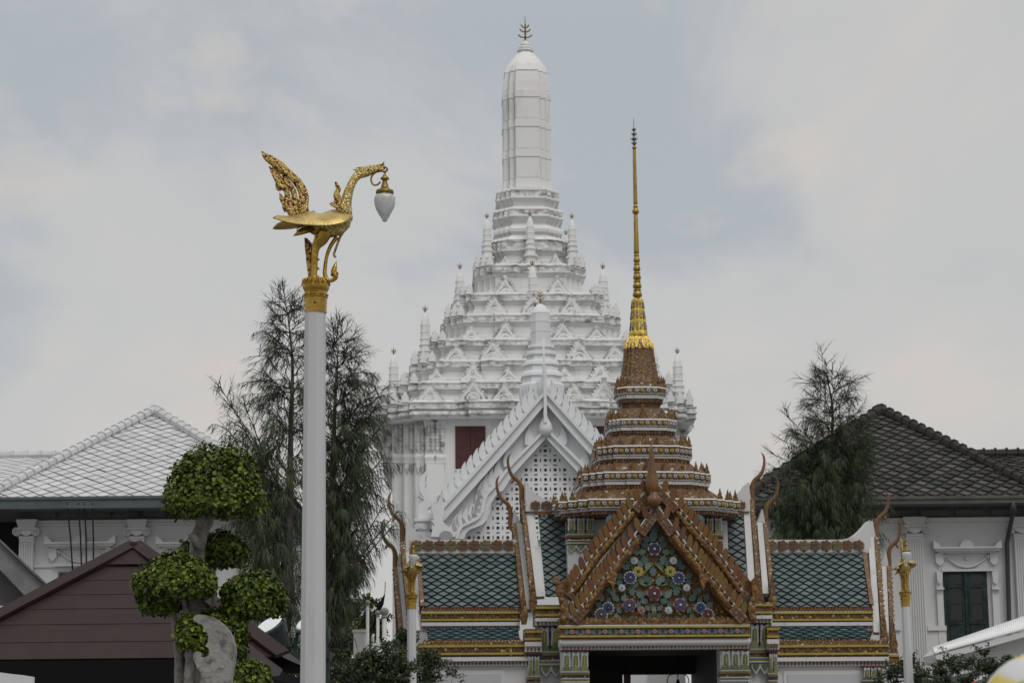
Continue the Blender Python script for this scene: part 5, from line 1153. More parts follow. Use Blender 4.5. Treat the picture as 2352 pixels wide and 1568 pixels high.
def ionic(f, cx, yt, v, wd, py_bot, parent, fl=6):    # fluted pilaster with a volute capital; yt = picture height of the abacus
    u = f.s; p = f.at(cx, yt, v); z = p.z; m = MB(); h = wd / 2 * u
    zb = max(0.0, f.at(cx, py_bot, v).z)
    m.box(p.x - h, p.x + h, v - .12, v + .02, zb, z - 17 * u, 0)
    for k in range(fl): X = p.x - h + 2 * h * (k + .5) / fl; m.box(X - h / fl * .5, X + h / fl * .5, v - .15, v - .12, zb + .4, z - 30 * u, 0)
    m.box(p.x - h * 1.15, p.x + h * 1.15, v - .16, v + .02, zb - .01 if zb > .02 else 0, zb + .3, 0)
    o = m.build('pilaster', WARM, parent); m = MB()
    m.box(p.x - h * 1.35, p.x + h * 1.35, v - .24, v, z - 4 * u, z, 0)
    m.box(p.x - h * 1.15, p.x + h * 1.15, v - .2, v, z, z + 4 * u, 0); m.prism([(p.x - h * 1.15, z + 4 * u), (p.x + h * 1.15, z + 4 * u), (p.x + h * 1.4, z + 15 * u), (p.x + h * 1.4, z + 19 * u), (p.x - h * 1.4, z + 19 * u), (p.x - h * 1.4, z + 15 * u)], v - .2, v, 0)
    for s_ in (-1, 1):
        cxv = p.x + s_ * h * 1.28; r = 9.5 * u
        sp = [(cxv + s_ * -1 * r * (1 - t * .85) * cos(t * 4.2 * pi + pi / 2 * 3) * -s_ * s_, v - .22, z - 9 * u + r * (1 - t * .85) * sin(t * 4.2 * pi + pi / 2)) for t in [k / 24 for k in range(25)]]
        m.prism([(cxv + r * cos(a), z - 9 * u + r * sin(a)) for a in [2 * pi * k / 16 for k in range(16)]], v - .18, v, 0)
        m.tube(sp, 1.6 * u, 5); m.ball((cxv, v - .2, z - 9 * u), 2.4 * u, 6, 4)
    m.prism([(p.x - h * .9, z - 4 * u), (p.x - h * .7, z - 14 * u), (p.x, z - 19 * u), (p.x + h * .7, z - 14 * u), (p.x + h * .9, z - 4 * u)], v - .2, v - .02, 0)
    for k in range(5): m.ball((p.x + h * .28 * (k - 2), v - .2, z - 6 * u), 2 * u, 6, 4)
    m.box(p.x - h * 1.05, p.x + h * 1.05, v - .15, v, z - 24 * u, z - 20 * u, 0)
    m.build('capital', WARM, o); return o
def ridge_caps(mb, A, B, n, r, mi=0):                 # half-round ridge tiles, each lapping the next
    A, B = Vector(A), Vector(B)
    for k in range(n):
        p, q = lerp(A, B, k / n), lerp(A, B, (k + 1) / n + .004); mb.tube([p, lerp(p, q, .86), lerp(p, q, .87), q], [r * .85, r * .98, r * 1.25, r * 1.18], 8, mi, False)
b1 = Frame(300, 1300, 56)
lb = thing('white_hall', b1, 'white stucco hall with pale diamond-tiled hip roof behind the topiary', 'building')
v0 = 0.0
m = MB(); p_ap, p_l, p_r = b1.at(355, 947, 5.5), b1.at(-35, 1145, -.9), b1.at(674, 1141, -.9)
p_l.z = p_r.z = b1.at(200, 1143, -.9).z
tiles(m, [p_l, p_r, p_ap], 40 * b1.s, 17 * b1.s * 2.3, .11, .012, 0, 1)
m.build('roof', [RTW, RTG], lb)
m = MB(); rr0 = b1.at(-260, 1049, 5.0); r1_ = b1.at(190, 1049, 5.0); rr0.z = r1_.z
e0, e1 = Vector((rr0.x, -1.0, p_l.z)), Vector((r1_.x + 6, -1.0, p_l.z)); e0 = Vector((rr0.x, 1.2, p_l.z + 1.2)); e1 = Vector((r1_.x + .3, 1.2, p_l.z + 1.2))
e0 = Vector((rr0.x - 1, -.6, p_l.z + .05)); e1 = Vector((r1_.x + 3.5, -.6, p_l.z + .05))
tiles(m, [e0, e1, r1_, rr0], 40 * b1.s, 17 * b1.s * 2.3, .07, .012, 0, 1)
side = [p_ap, p_r, Vector((p_r.x, 12, p_r.z)), Vector((p_ap.x, 12, p_ap.z))]
m.add(side, [(0, 1, 2, 3)], 0, .5); m.add([p_ap, Vector((p_ap.x, 12, p_ap.z)), Vector((p_l.x, 12, p_l.z)), p_l], [(0, 1, 2, 3)], 0, .5)
m.build('rear_roof', [RTW, RTG], lb)
up = Vector((0, 0, .06))
for a, b, n, r in ((p_l, p_ap, 24, .135), (p_r, p_ap, 20, .135), (rr0, r1_, 14, .13), (p_ap, Vector((p_ap.x, 12, p_ap.z)), 12, .17)): m = MB(); ridge_caps(m, a + up, b + up, n, r); m.build('ridge_cap', RTW, lb)
m = MB(); zg = p_l.z; zg2 = b1.at(200, 1167, -1).z
m.box(p_l.x - 6, p_r.x, -1.06, -.86, zg2, zg - .02, 0); m.box(p_l.x - 6, p_r.x, -1.1, -.84, zg - .05, zg + .02, 0); m.build('gutter', GUT, lb)
m = MB(); xL = b1.at(49, 1200).x; xR = b1.at(645, 1300).x; zf0, zf1 = b1.at(200, 1195, 0).z, b1.at(200, 1169, 0).z
m.box(xL, xR, 0, 10, 0, zf0, 0); m.box(xL + .02, xR, .02, 10, zf0, zf1 + .3, 1)
m.box(xL - 9, xL, 2.2, 10, 0, zf1, 2)  # black block; the dark void beside the wall is put into its colour
for k in range(9):                                    # frieze panels
    x = lerp(70, 640, (k + .5) / 9); A, B = b1.at(x - 27, 1190, 0), b1.at(x + 27, 1178, 0); m.box(A.x, B.x, -.05, .02, zf0 + .08, zf0 + .22, 1)
m.box(p_l.x - 6, p_r.x, -.85, 12.5, zg2 + .02, zg2 + .08, 1)
for y in (1196, 1203, 1297): z = b1.at(200, y, 0).z; m.box(xL, xR, -.05, 0, z - .05, z + .02, 0)
m.build('wall', [WARM, FRZ, DARK], lb)
for cx_ in (64, 317, 570): ionic(b1, cx_, 1213, -.02, 33, 1900, lb)
for x0, x1 in ((107, 269), (362, 520)):
    m = MB(); hood(m, b1, x0, x1, 1246, 0, 1300); o = m.build('window_hood', WARM, lb)
    m = MB(); a, b = b1.at(x0 + 28, 1313, 0), b1.at(x1 - 28, 1500, 0); m.box(a.x, b.x, -.06, .02, b.z, a.z, 0); xm = (a.x + b.x) / 2
    for q in (a.x + .05, xm + .03):
        for zz in (.05, 1.1): m.box(q, q + (xm - a.x) - .12, -.08, -.06, a.z - zz - .9, a.z - zz, 1)
    m.build('window', [GUT, DARK], lb)
m = MB()
for x0, x1 in ((154, 168), (180, 188), (194, 199), (212, 215)): m.tube([b1.at(x0, 1155, -1.07), b1.at((x0 + x1) / 2 + 1, 1235, -.6), b1.at(x1, 1330, -.3)], .02, 5)
wires = m.build('hanging_cable', mat('black_cable', (.01, .01, .012), .6), lb)

# ------------------------------------------------------------------ building on the right, dark tiled hip roof
RTD = mat('weathered_brown_roof_tile', (.1, .09, .08), .75, tint=[(0, (.024, .022, .020)), (.35, (.045, .040, .036)), (.7, (.066, .058, .051)), (1, (.09, .081, .072))], dirt=((.02, .02, .018), 3.5, .5, .75), spec=.2)
b2 = Frame(2200, 1300, 61)
rb = thing('grey_roofed_hall', b2, 'white stucco hall with dark brown tiled hip roof and green shutters', 'building')
m = MB(); ap, pl_, pr_ = b2.at(2024, 945, 5.5), b2.at(1700, 1140, -.9), b2.at(2415, 1137, -.9); pl_.z = pr_.z = b2.at(2150, 1143, -.9).z
tiles(m, [pl_, pr_, ap], 35 * b2.s, 19 * b2.s * 2.3, .21, .06, 0, 1); m.build('roof', [RTD, GAP], rb)
m = MB(); a0, a1 = b2.at(2235, 1048, 5.2), b2.at(2600, 1045, 5.2); a1.z = a0.z; e0 = Vector((pr_.x - 4, -.5, pr_.z + .05)); e1 = Vector((a1.x + 2, -.5, pr_.z + .05))
tiles(m, [e0, e1, a1, a0], 35 * b2.s, 19 * b2.s * 2.3, .21, .06, 0, 1)
m.add([ap, pr_, Vector((pr_.x, 12, pr_.z)), Vector((ap.x, 12, ap.z))], [(0, 1, 2, 3)], 0, .4); m.add([ap, Vector((ap.x, 12, ap.z)), Vector((pl_.x, 12, pl_.z)), pl_], [(0, 1, 2, 3)], 0, .4)
m.build('rear_roof', [RTD, GAP], rb)
RTR = mat('weathered_ridge_tile', (.042, .039, .035), .8, spec=.2, dirt=((.025, .025, .022), 4, .45, .7))
for a, b, n, r in ((pl_, ap, 16, .165), (pr_, ap, 20, .165), (a0, a1, 14, .17), (ap, Vector((ap.x, 12, ap.z)), 12, .2)): m = MB(); ridge_caps(m, a + up, b + up, n, r); m.build('ridge_cap', RTR, rb)
GUT2 = mat('grey_green_gutter_paint', (.085, .09, .075), .65, dirt=((.05, .05, .045), 2, .45, .7))
m = MB(); zg = pr_.z; zg2 = b2.at(2200, 1156, -1).z; m.box(pl_.x, pr_.x + 5, -1.08, -.86, zg2, zg - .01, 0); m.box(pl_.x, pr_.x + 5, -1.12, -.84, zg - .05, zg + .03, 0); m.build('gutter', GUT2, rb)
m = MB(); xL, xR = b2.at(1760, 1300).x, b2.at(2440, 1300).x; zf0, zf1 = b2.at(2200, 1190, 0).z, b2.at(2200, 1158, 0).z
m.box(xL, xR, 0, 10, 0, zf0, 0); m.box(xL, xR, .02, 10, zf0, zf1 + .3, 1); m.box(pl_.x, pr_.x + 5, -.85, 12.5, zg2 + .02, zg2 + .1, 1)
for k in range(8):
    x = lerp(1780, 2430, (k + .5) / 8); A, B = b2.at(x - 32, 1190, 0), b2.at(x + 32, 1178, 0); m.box(A.x, B.x, -.05, .02, zf0 + .08, zf0 + .24, 1)
m.box(xL, xR, -.07, 0, zf0 - .1, zf0 + .02, 0)
for x0, x1 in ((1990, 2068), (2128, 2172), (2278, 2310)):
    A, B = b2.at(x0, 1442, 0), b2.at(x1, 1442, 0); m.box(A.x, B.x, -.14, 0, A.z - .07, A.z + .06, 0); m.box(A.x, B.x, -.08, 0, 0, A.z - .08, 0)
m.build('wall', [WARM, FRZ], rb)
for cx_ in (2098, 2344): ionic(b2, cx_, 1207, -.02, 37, 1900, rb, 7)
m = MB(); hood(m, b2, 2140, 2296, 1257, 0, 1312)
for x0, x1 in ((2150, 2164), (2277, 2292)): A, B = b2.at(x0, 1350, 0), b2.at(x1, 1350, 0); m.box(A.x, B.x, -.10, 0, 1.0, b2.at(x0, 1312, 0).z, 0); m.box(A.x - .02, B.x + .02, -.2, 0, b2.at(x0, 1354, 0).z, b2.at(x0, 1350, 0).z, 0); m.prism([(A.x, b2.at(x0, 1314, 0).z), (B.x, b2.at(x0, 1314, 0).z), (B.x - .02, b2.at(x0, 1336, 0).z), ((A.x + B.x) / 2, b2.at(x0, 1342, 0).z), (A.x + .02, b2.at(x0, 1336, 0).z)], -.18, -.1, 0)
m.build('window_hood', WARM, rb)
m = MB(); A, B = b2.at(2165, 1309, 0), b2.at(2276, 1530, 0); xm = (A.x + B.x) / 2; m.box(A.x, B.x, -.05, .02, B.z, A.z, 0)
for q0, q1 in ((A.x + .10, xm - .06), (xm + .06, B.x - .10)):
    for y0, y1 in ((1319, 1341), (1352, 1386), (1389, 1423)): m.box(q0 + .06, q1 - .06, -.03, -.055, b2.at(2220, y1, 0).z, b2.at(2220, y0, 0).z, 1)
    z0, z1 = b2.at(2220, 1346, 0).z, b2.at(2220, 1428, 0).z; m.box(q0, q1, -.07, -.05, z1 - .06, z1, 0); m.box(q0, q1, -.075, -.05, z0 - .03, z0 + .05, 0); m.box(q0, q0 + .05, -.07, -.05, z1, z0, 0); m.box(q1 - .05, q1, -.07, -.05, z1, z0, 0)
    m.box(q0 + .03, q1 - .03, -.07, -.05, b2.at(2220, 1500, 0).z, b2.at(2220, 1436, 0).z, 0)
m.box(xm - .04, xm + .04, -.09, -.05, B.z, A.z, 0)
m.build('window_shutter', [SHUT, mat('dark_window_glass', (.015, .016, .018), .12)], rb)
m = MB(); q = [b2.at(*p, v) for p, v in (((2326, 1150), -1.0), ((2327, 1178), -.98), ((2316, 1228), -.2), ((2313, 1245), -.15), ((2318, 1425), -.15), ((2322, 1560), -.15))]; m.tube([tuple(p) for p in q], 5.2 * b2.s, 8)
m.tube([tuple(q[0]), tuple(q[1])], 7.5 * b2.s, 8); m.build('downpipe', mat('dark_green_pipe_paint', (.03, .038, .04), .5), rb)

# ------------------------------------------------------------------ brown metal roof of the kiosk at lower left
kf = Frame(300, 1500, 22)
kiosk = thing('kiosk', kf, 'kiosk with a low-pitched maroon brown metal hip roof', 'kiosk')
BROOF = mat('maroon_brown_roof_sheet', (.027, .0138, .0128), .6, var=((.022, .012, .011), 3, .4, .65), spec=.2, dirt=((.038, .029, .025), 5, .62, .8))
m = MB(); A = kf.at(310, 1258, 2.0); E0, E1 = kf.at(-190, 1518, 0), kf.at(650, 1528, 0); ze = (kf.at(200, 1514, 0).z + kf.at(425, 1510, 0).z) / 2; E0.z = E1.z = ze
B0, B1 = Vector((E0.x, 4, ze)), Vector((E1.x, 4, ze))
m.add([E0, E1, A, B1, B0], [(0, 1, 2), (1, 3, 2), (3, 4, 2), (4, 0, 2)], 0, .5)
n = 6
ts = [(1508 - y) / (1508 - 1258) for y in (1473, 1435, 1401, 1369, 1336, 1304)]
ts = [0] + ts
for k, t in enumerate(ts[:-1]):                       # lapped sheets: each row stands a little proud of the row below
    L0, R0_ = lerp(E0, A, t), lerp(E1, A, t); L1, R1_ = lerp(E0, A, ts[k + 1]), lerp(E1, A, ts[k + 1]); nv = Vector((0, -.5, .85)) 
    m.add([L0 + nv * .010, R0_ + nv * .010, R1_ + nv * .006, L1 + nv * .006, L0, R0_], [(0, 1, 2, 3), (4, 5, 1, 0)], 0, .5)
for P in (E0, E1): m.beam(P + Vector((0, -.03, .03)), A + Vector((0, -.03, .05)), .15, .035, 0, (1, 0, 0))
L1, R1_ = lerp(E0, A, ts[-1]), lerp(E1, A, ts[-1]); nv = Vector((0, -.5, .85)); m.add([L1 + nv * .035, R1_ + nv * .035, A + nv * .06], [(0, 1, 2)], 0, .5)
m.build('roof', BROOF, kiosk)
FASC = mat('near_black_fascia', (.006, .006, .007), .8, spec=.1)
m = MB(); m.box(E0.x, E1.x - .25, -.04, .1, ze - .24, ze - .01, 0); m.box(E0.x, E1.x - .1, .1, 4, ze - .2, ze - .1, 0)
q = [kf.at(572, 1488, -.1), kf.at(583, 1517, -.35), kf.at(640, 1552, -.35), kf.at(648, 1536, -.1)]
m.build('fascia', FASC, kiosk)
m = MB(); q = [kf.xz(x, y, -.12) for x, y in ((556, 1466), (570, 1478), (648, 1536), (640, 1550), (628, 1552), (566, 1512), (556, 1500))]; m.prism(q, -.14, -.06, 0); q = [kf.xz(x, y, -.16) for x, y in ((575, 1486), (646, 1540), (640, 1550), (628, 1552), (572, 1514))]; m.prism(q, -.17, -.14, 0); m.build('corner_flashing', mat('mauve_grey_flashing', (.075, .058, .058), .5), kiosk)
m = MB(); z = kf.at(200, 1546, .5).z; x0, x1 = kf.at(77, 1550, .5).x, kf.at(470, 1550, .5).x; m.box(x0, x1, .5, 3.5, 0, z, 0); m.box(x0 + .1, x1, .48, .5, z - .1, z - .07, 0)
for x in (85, 165): a = kf.at(x, 1540, .6).x; m.box(a, a + .18, .55, .75, z, ze - .1, 0)
m.box(E0.x + .5, x0 - .02, 1.2, 3.5, 0, z + .02, 1)
m.build('wall', [mat('taupe_wall_paint', (.125, .118, .105), .8), DARK], kiosk)
sf = Frame(20, 1560, 18); wb = thing('white_board', sf, 'white board with a curved top edge at the lower left corner', 'board')
m = MB(); q = [sf.xz(x, y) for x, y in ((-120, 1536), (-40, 1540), (0, 1543), (30, 1547), (50, 1549), (76, 1553))]; m.prism(q + [(q[-1][0], 0), (q[0][0], 0)], 0, .06, 0); m.build('panel', WARM, wb)

# ------------------------------------------------------------------ gabled house at the left edge
hf_ = Frame(0, 1400, 34, radians(12))
house = thing('gabled_house', hf_, 'grey gabled house cut off by the left edge behind the maroon brown roof', 'house')
m = MB(); a, b = hf_.at(-60, 1188, -.4), hf_.at(240, 1476, -.4); d = (b - a); ctr = a + Vector((-.1, 0, 0))
m.prism([(a.x, a.z), (b.x, b.z), (b.x - .22, b.z - .30), (a.x, a.z - .36)], -.42, -.25, 0); m.prism([(a.x, a.z), (a.x - (b.x - a.x), b.z), (a.x - (b.x - a.x) + .22, b.z - .3), (a.x, a.z - .36)], -.42, -.25, 0)
m.build('bargeboard', GREYWOOD, house)
m = MB(); 
for sg in (1, -1): m.add([(a.x, -.5, a.z + .04), (a.x + sg * (b.x - a.x + .05), -.5, b.z + .02), (a.x + sg * (b.x - a.x + .05), 7, b.z + .02), (a.x, 7, a.z + .04), (a.x, -.5, a.z), (a.x + sg * (b.x - a.x + .05), -.5, b.z - .03)], [(0, 1, 2, 3), (4, 5, 1, 0)], 0, .5)
m.build('roof', mat('slate_grey_roof_edge', (.13, .135, .145), .5, dirt=((.05, .05, .05), 4, .45, .7)), house)
m = MB(); zt1 = hf_.at(40, 1398, 0).z; m.prism([(a.x, a.z - .3), (b.x - .5, zt1), (a.x - (b.x - .5 - a.x), zt1)], -.02, .1, 1)
x1 = hf_.at(128, 1410, 0).x; m.box(a.x - 4, x1, 0, 6, 0, zt1 - .01, 0)
for y0, y1, pr in ((1392, 1399, .16), (1399, 1408, .10), (1408, 1414, .06), (1427, 1433, .08), (1436, 1440, .05)): m.box(a.x - 4, x1 + pr * .5, -pr, 0, hf_.at(60, y1, 0).z, hf_.at(60, y0, 0).z, 0)
m.build('wall', [WARM, mat('grey_gable_boards', (.12, .12, .122), .8)], house)
m = MB(); p0, p1 = hf_.at(124, 1388, -.05), hf_.at(140, 1500, -.05); m.box(p0.x, p1.x, -.1, .4, 0, hf_.at(130, 1352, -.05).z, 0); m.build('corner_post', GREYWOOD, house)

# ------------------------------------------------------------------ awning at lower right
af = Frame(2250, 1480, 40)
aw = thing('lean_to_roof', af, 'white corrugated lean-to roof sloping up to the right edge', 'roof')
m = MB(); P0, P1 = af.at(2143, 1489, .9), af.at(2420, 1395, .9); Q0, Q1 = af.at(2146, 1499, -.3), af.at(2420, 1425, -.3); m.add([P0, P1, Q1, Q0], [(0, 1, 2, 3)], 0, .5)
n = 60
for k in range(n): m.tube([tuple(lerp(Q0, Q1, (k + .5) / n) + Vector((0, -.02, .0))), tuple(lerp(P0, P1, (k + .5) / n) + Vector((0, .02, .012)))], .028, 6)
m.build('roof_sheet', mat('white_corrugated_sheet', (.74, .74, .74), .55, dirt=((.4, .4, .4), 2, .6, .9)), aw)
m = MB(); a, b = af.at(2147, 1503, -.28), af.at(2420, 1430, -.28); c_, d_ = af.at(2153, 1518, -.28), af.at(2420, 1443, -.28)
m.prism([(a.x, a.z), (b.x, b.z), (d_.x, d_.z), (c_.x, c_.z)], -.3, -.2, 0); m.prism([(P0.x - .02, P0.z), (Q0.x, Q0.z - .02), (c_.x - .02, c_.z), (P0.x + .02, P0.z - .35)], -.25, .85, 0); m.build('fascia', WARM, aw)
m = MB(); a, b = af.at(2162, 1521, .1), af.at(2420, 1450, .1); c_, d_ = af.at(2170, 1552, .1), af.at(2420, 1480, .1); m.prism([(a.x, a.z + .1), (b.x, b.z + .1), (d_.x, d_.z), (c_.x, c_.z)], .1, .25, 0)
a2, b2_ = af.at(2178, 1556, .2), af.at(2420, 1492, .2); m.prism([(a2.x, a2.z), (b2_.x, b2_.z), (b2_.x, 0), (a2.x, 0)], .25, .4, 1); m.build('wall', [WARM, mat('shadow_grey_wall', (.26, .26, .265), .8)], aw)  # lower wall: shade under the roof is put into the grey
m = MB(); a, b = af.at(2150, 1580, -.1), af.at(2420, 1515, -.1); m.beam(a, b, .06, .05, 0, (0, 0, 1)); m.build('rail', CLEAN, aw)
# cables and a bracket beside the right-hand lamp
cf = Frame(2110, 1545, 46); cab = thing('cable_pair', cf, 'two thick black cables running behind the right-hand small lamp pole', 'cable')
m = MB()
for y0, y1 in ((1546, 1554), (1555, 1563)): m.tube([cf.at(2040, y0 - 4), cf.at(2090, y0), cf.at(2140, y1), cf.at(2200, y1 + 14)], .028, 6)
m.build('cable', bpy.data.materials['black_cable'], cab)
# patterned parasol very near at the right
pf = Frame(2345, 1560, 4.2); par = thing('parasol', pf, 'pale yellow and white flowered parasol edge close at the lower right corner', 'parasol')
c = pf.at(2400, 1650); PM = mat('flowered_parasol_cloth', (.55, .55, .56), .8, var=((.55, .45, .10), 9, .52, .58), dirt=((.28, .34, .16), 7, .60, .64), sub=True)
m = MB(); R_ = .118
m.loft([[(c.x + R_ * 1.05 * sin(a) * cos(t), R_ * sin(a) * sin(t), c.z + R_ * 1.05 * cos(a)) for t in [2 * pi * k / 24 for k in range(24)]] for a in [.02 + 1.55 * k / 9 for k in range(10)]], 0, False, True)
m.build('canopy', PM, par); m = MB(); m.tube([(c.x, 0, 0), (c.x, 0, c.z + R_ * 1.1)], .008, 8); m.build('pole', GREYWOOD, par)

# ------------------------------------------------------------------ floodlights, gate posts, box
GRN = mat('dark_green_metal', (.012, .028, .027), .45)
def floodlight(px, py, Y, lab, tilt):
    f = Frame(px, py, Y); o = thing('floodlight', f, lab, 'floodlight', 'green floodlights on the rack'); u = f.s; c = f.at(px, py)
    m = MB(); 
    ax = Vector((-.45, -.45, .78)).normalized(); s_ = ax.cross(Vector((0, 1, 0))).normalized(); t_ = ax.cross(s_)
    ringp = lambda d, r: [tuple(Vector((c.x, 0, c.z)) + ax * d * u + (s_ * cos(a) + t_ * sin(a)) * r * u) for a in [2 * pi * k / 16 for k in range(16)]]
    m.loft([ringp(-58, 14), ringp(-50, 22), ringp(-8, 34), ringp(2, 40), ringp(8, 41), ringp(10, 38)], 0, True, False); m.build('housing', GRN, o)
    m = MB(); m.loft([ringp(10.5, 34), ringp(12, 30)], 0); m.build('lens', mat('bright_lamp_lens', (.72, .73, .74), .2) if 'bright_lamp_lens' not in bpy.data.materials else bpy.data.materials['bright_lamp_lens'], o)
    for dx in (-30, 34): m = MB(); m.beam((c.x + dx * u, 0, c.z - 8 * u), (c.x + (dx - 8) * u, 0, c.z - 62 * u), 8 * u, 5 * u, 0); m.build('bracket', GRN, o)
floodlight(622, 1442, 30, 'dark green floodlight tilted upward between topiary and pole', 0); floodlight(716, 1432, 30.6, 'dark green floodlight half hidden behind the tall lamp pole', 0)
rf = Frame(690, 1500, 30.2); rack = thing('floodlight_rack', rf, 'dark green steel rail carrying the floodlights behind the lamp pole', 'rack')
m = MB(); a, b = rf.at(586, 1497), rf.at(760, 1495); m.box(a.x, b.x, -.1, .25, a.z - .1, a.z, 0); 
for x in (600, 750): p = rf.at(x, 1500).x; m.box(p - .04, p + .04, -.04, .04, 0, a.z - .1, 0)
m.build('rail', GRN, rack)
STONE = mat('grey_stone_ball', (.27, .265, .25), .85, dirt=((.10, .10, .09), 7, .45, .7)); WPOST = mat('white_post_paint', (.55, .55, .55), .6, dirt=((.3, .3, .28), 4, .55, .8))
for px, yt, wd, rb_, Y, lab in ((844.5, 1383, 7, 6, 44, 'thin white post with a dark stone ball, nearest the tall lamp'), (868, 1407, 7, 6.5, 45, 'thin white post with stone ball in the middle of three'), (883, 1404, 10, 10, 45, 'thicker white post with a rough stone ball against the white hall')):
    f = Frame(px, 1500, Y); o = thing('ball_post', f, lab, 'post', 'white posts with stone balls'); u = f.s; c = f.at(px, yt)
    m = MB(); m.lathe((c.x, 0, 0), [(wd * .5 * u, 0), (wd * .5 * u, c.z - rb_ * u * .6)], 12); m.build('shaft', WPOST, o)
    m = MB(); m.ball((c.x, 0, c.z), rb_ * u, 12, 8); m.lathe((c.x, 0, c.z - rb_ * u * 1.3), [(rb_ * .7 * u, 0), (rb_ * .75 * u, rb_ * .3 * u), (rb_ * .5 * u, rb_ * .4 * u)], 12); m.build('stone_ball', STONE, o)
for px, yt, wd in ((856, 1455, 7), (866, 1463, 6)):
    f = Frame(px, 1500, 44.4 + (px - 856) * .04); o = thing('curved_rail_post', f, 'low white post with rounded top among the shrubs, ' + ('nearer the white box' if px < 860 else 'farther from the white box'), 'post', 'low rounded white posts'); u = f.s; c = f.at(px, yt)
    m = MB(); m.tube([(c.x + 6 * u, 0, c.z - 130 * u), (c.x, 0, c.z - 60 * u), (c.x, 0, c.z - 6 * u), (c.x + 3 * u, 0, c.z)], [wd * .5 * u] * 3 + [wd * .3 * u], 8); m.tube([(c.x + 6 * u, 0, 0), (c.x + 6 * u, 0, c.z - 128 * u)], wd * .5 * u, 8); m.build('rail', WPOST, o)
f = Frame(825, 1500, 44.2); bx = thing('white_box_post', f, 'square white pillar beside the thin white posts', 'pillar'); a, b = f.at(812, 1445), f.at(838, 1500)
m = MB(); m.box(a.x, b.x, 0, .4, 0, a.z - .05, 0); m.box(a.x - .02, b.x + .02, -.02, .42, a.z - .05, a.z, 0); m.build('shaft', WPOST, bx)
f = Frame(870, 1395, 46); fl_ = thing('dark_slanted_shape', f, 'slim dark slanted shape leaning against the corner of the white hall', 'flag')
m = MB(); q = [f.at(x, y) for x, y in ((858, 1440), (866, 1405), (876, 1385), (884, 1363))]; m.tube(q, [.015, .05, .05, .008], 6, 0, True, .4); m.build('slanted_body', FASC, fl_)  # unidentified thing, modelled as a slim dark slanted shape
m = MB(); m.tube([tuple(q[0]), (q[0].x - .15, 0, 0)], .014, 6); m.tube([tuple(q[3]), (q[3].x + .01, 0, q[3].z + .25)], .008, 5); m.build('thin_rod', FASC, fl_)

# ------------------------------------------------------------------ carved stone at bottom
stf = Frame(510, 1500, 12.6); stn = thing('carved_stone', stf, 'grey carved stone slab with a curling hooked top beside the topiary', 'stone carving')
qs = [(1500, 775), (1502, 750), (1515, 735), (1545, 729), (1600, 735), (1650, 750), (1710, 790), (1760, 840), (1795, 900), (1812, 960), (1816, 1020), (1808, 1100), (1790, 1200), (1780, 1300), (1775, 2200), (1540, 2200), (1545, 1300), (1560, 1180), (1525, 1140), (1515, 1105), (1500, 1075), (1497, 1045), (1505, 1022), (1530, 1012), (1555, 1022), (1562, 1040), (1557, 1056), (1580, 1062), (1610, 1050), (1626, 1020), (1620, 995), (1600, 978), (1588, 975), (1612, 945), (1616, 900), (1605, 870), (1585, 858), (1583, 830), (1565, 805), (1535, 797)]
SLAB = mat('pitted_grey_stone', (.20, .195, .18), .9, var=((.26, .25, .235), 5, .35, .65), dirt=((.075, .07, .055), 16, .52, .68), bump=('noise', 40, .6, .015))
ps = [stf.xz(x * .2969, 1194 + y * .2969) for x, y in qs]; ps = [(x, max(z, 0)) for x, z in ps]
m = MB(); m.prism(ps, -.02, .10, 0); n = len(ps)
m.build('slab', SLAB, stn)

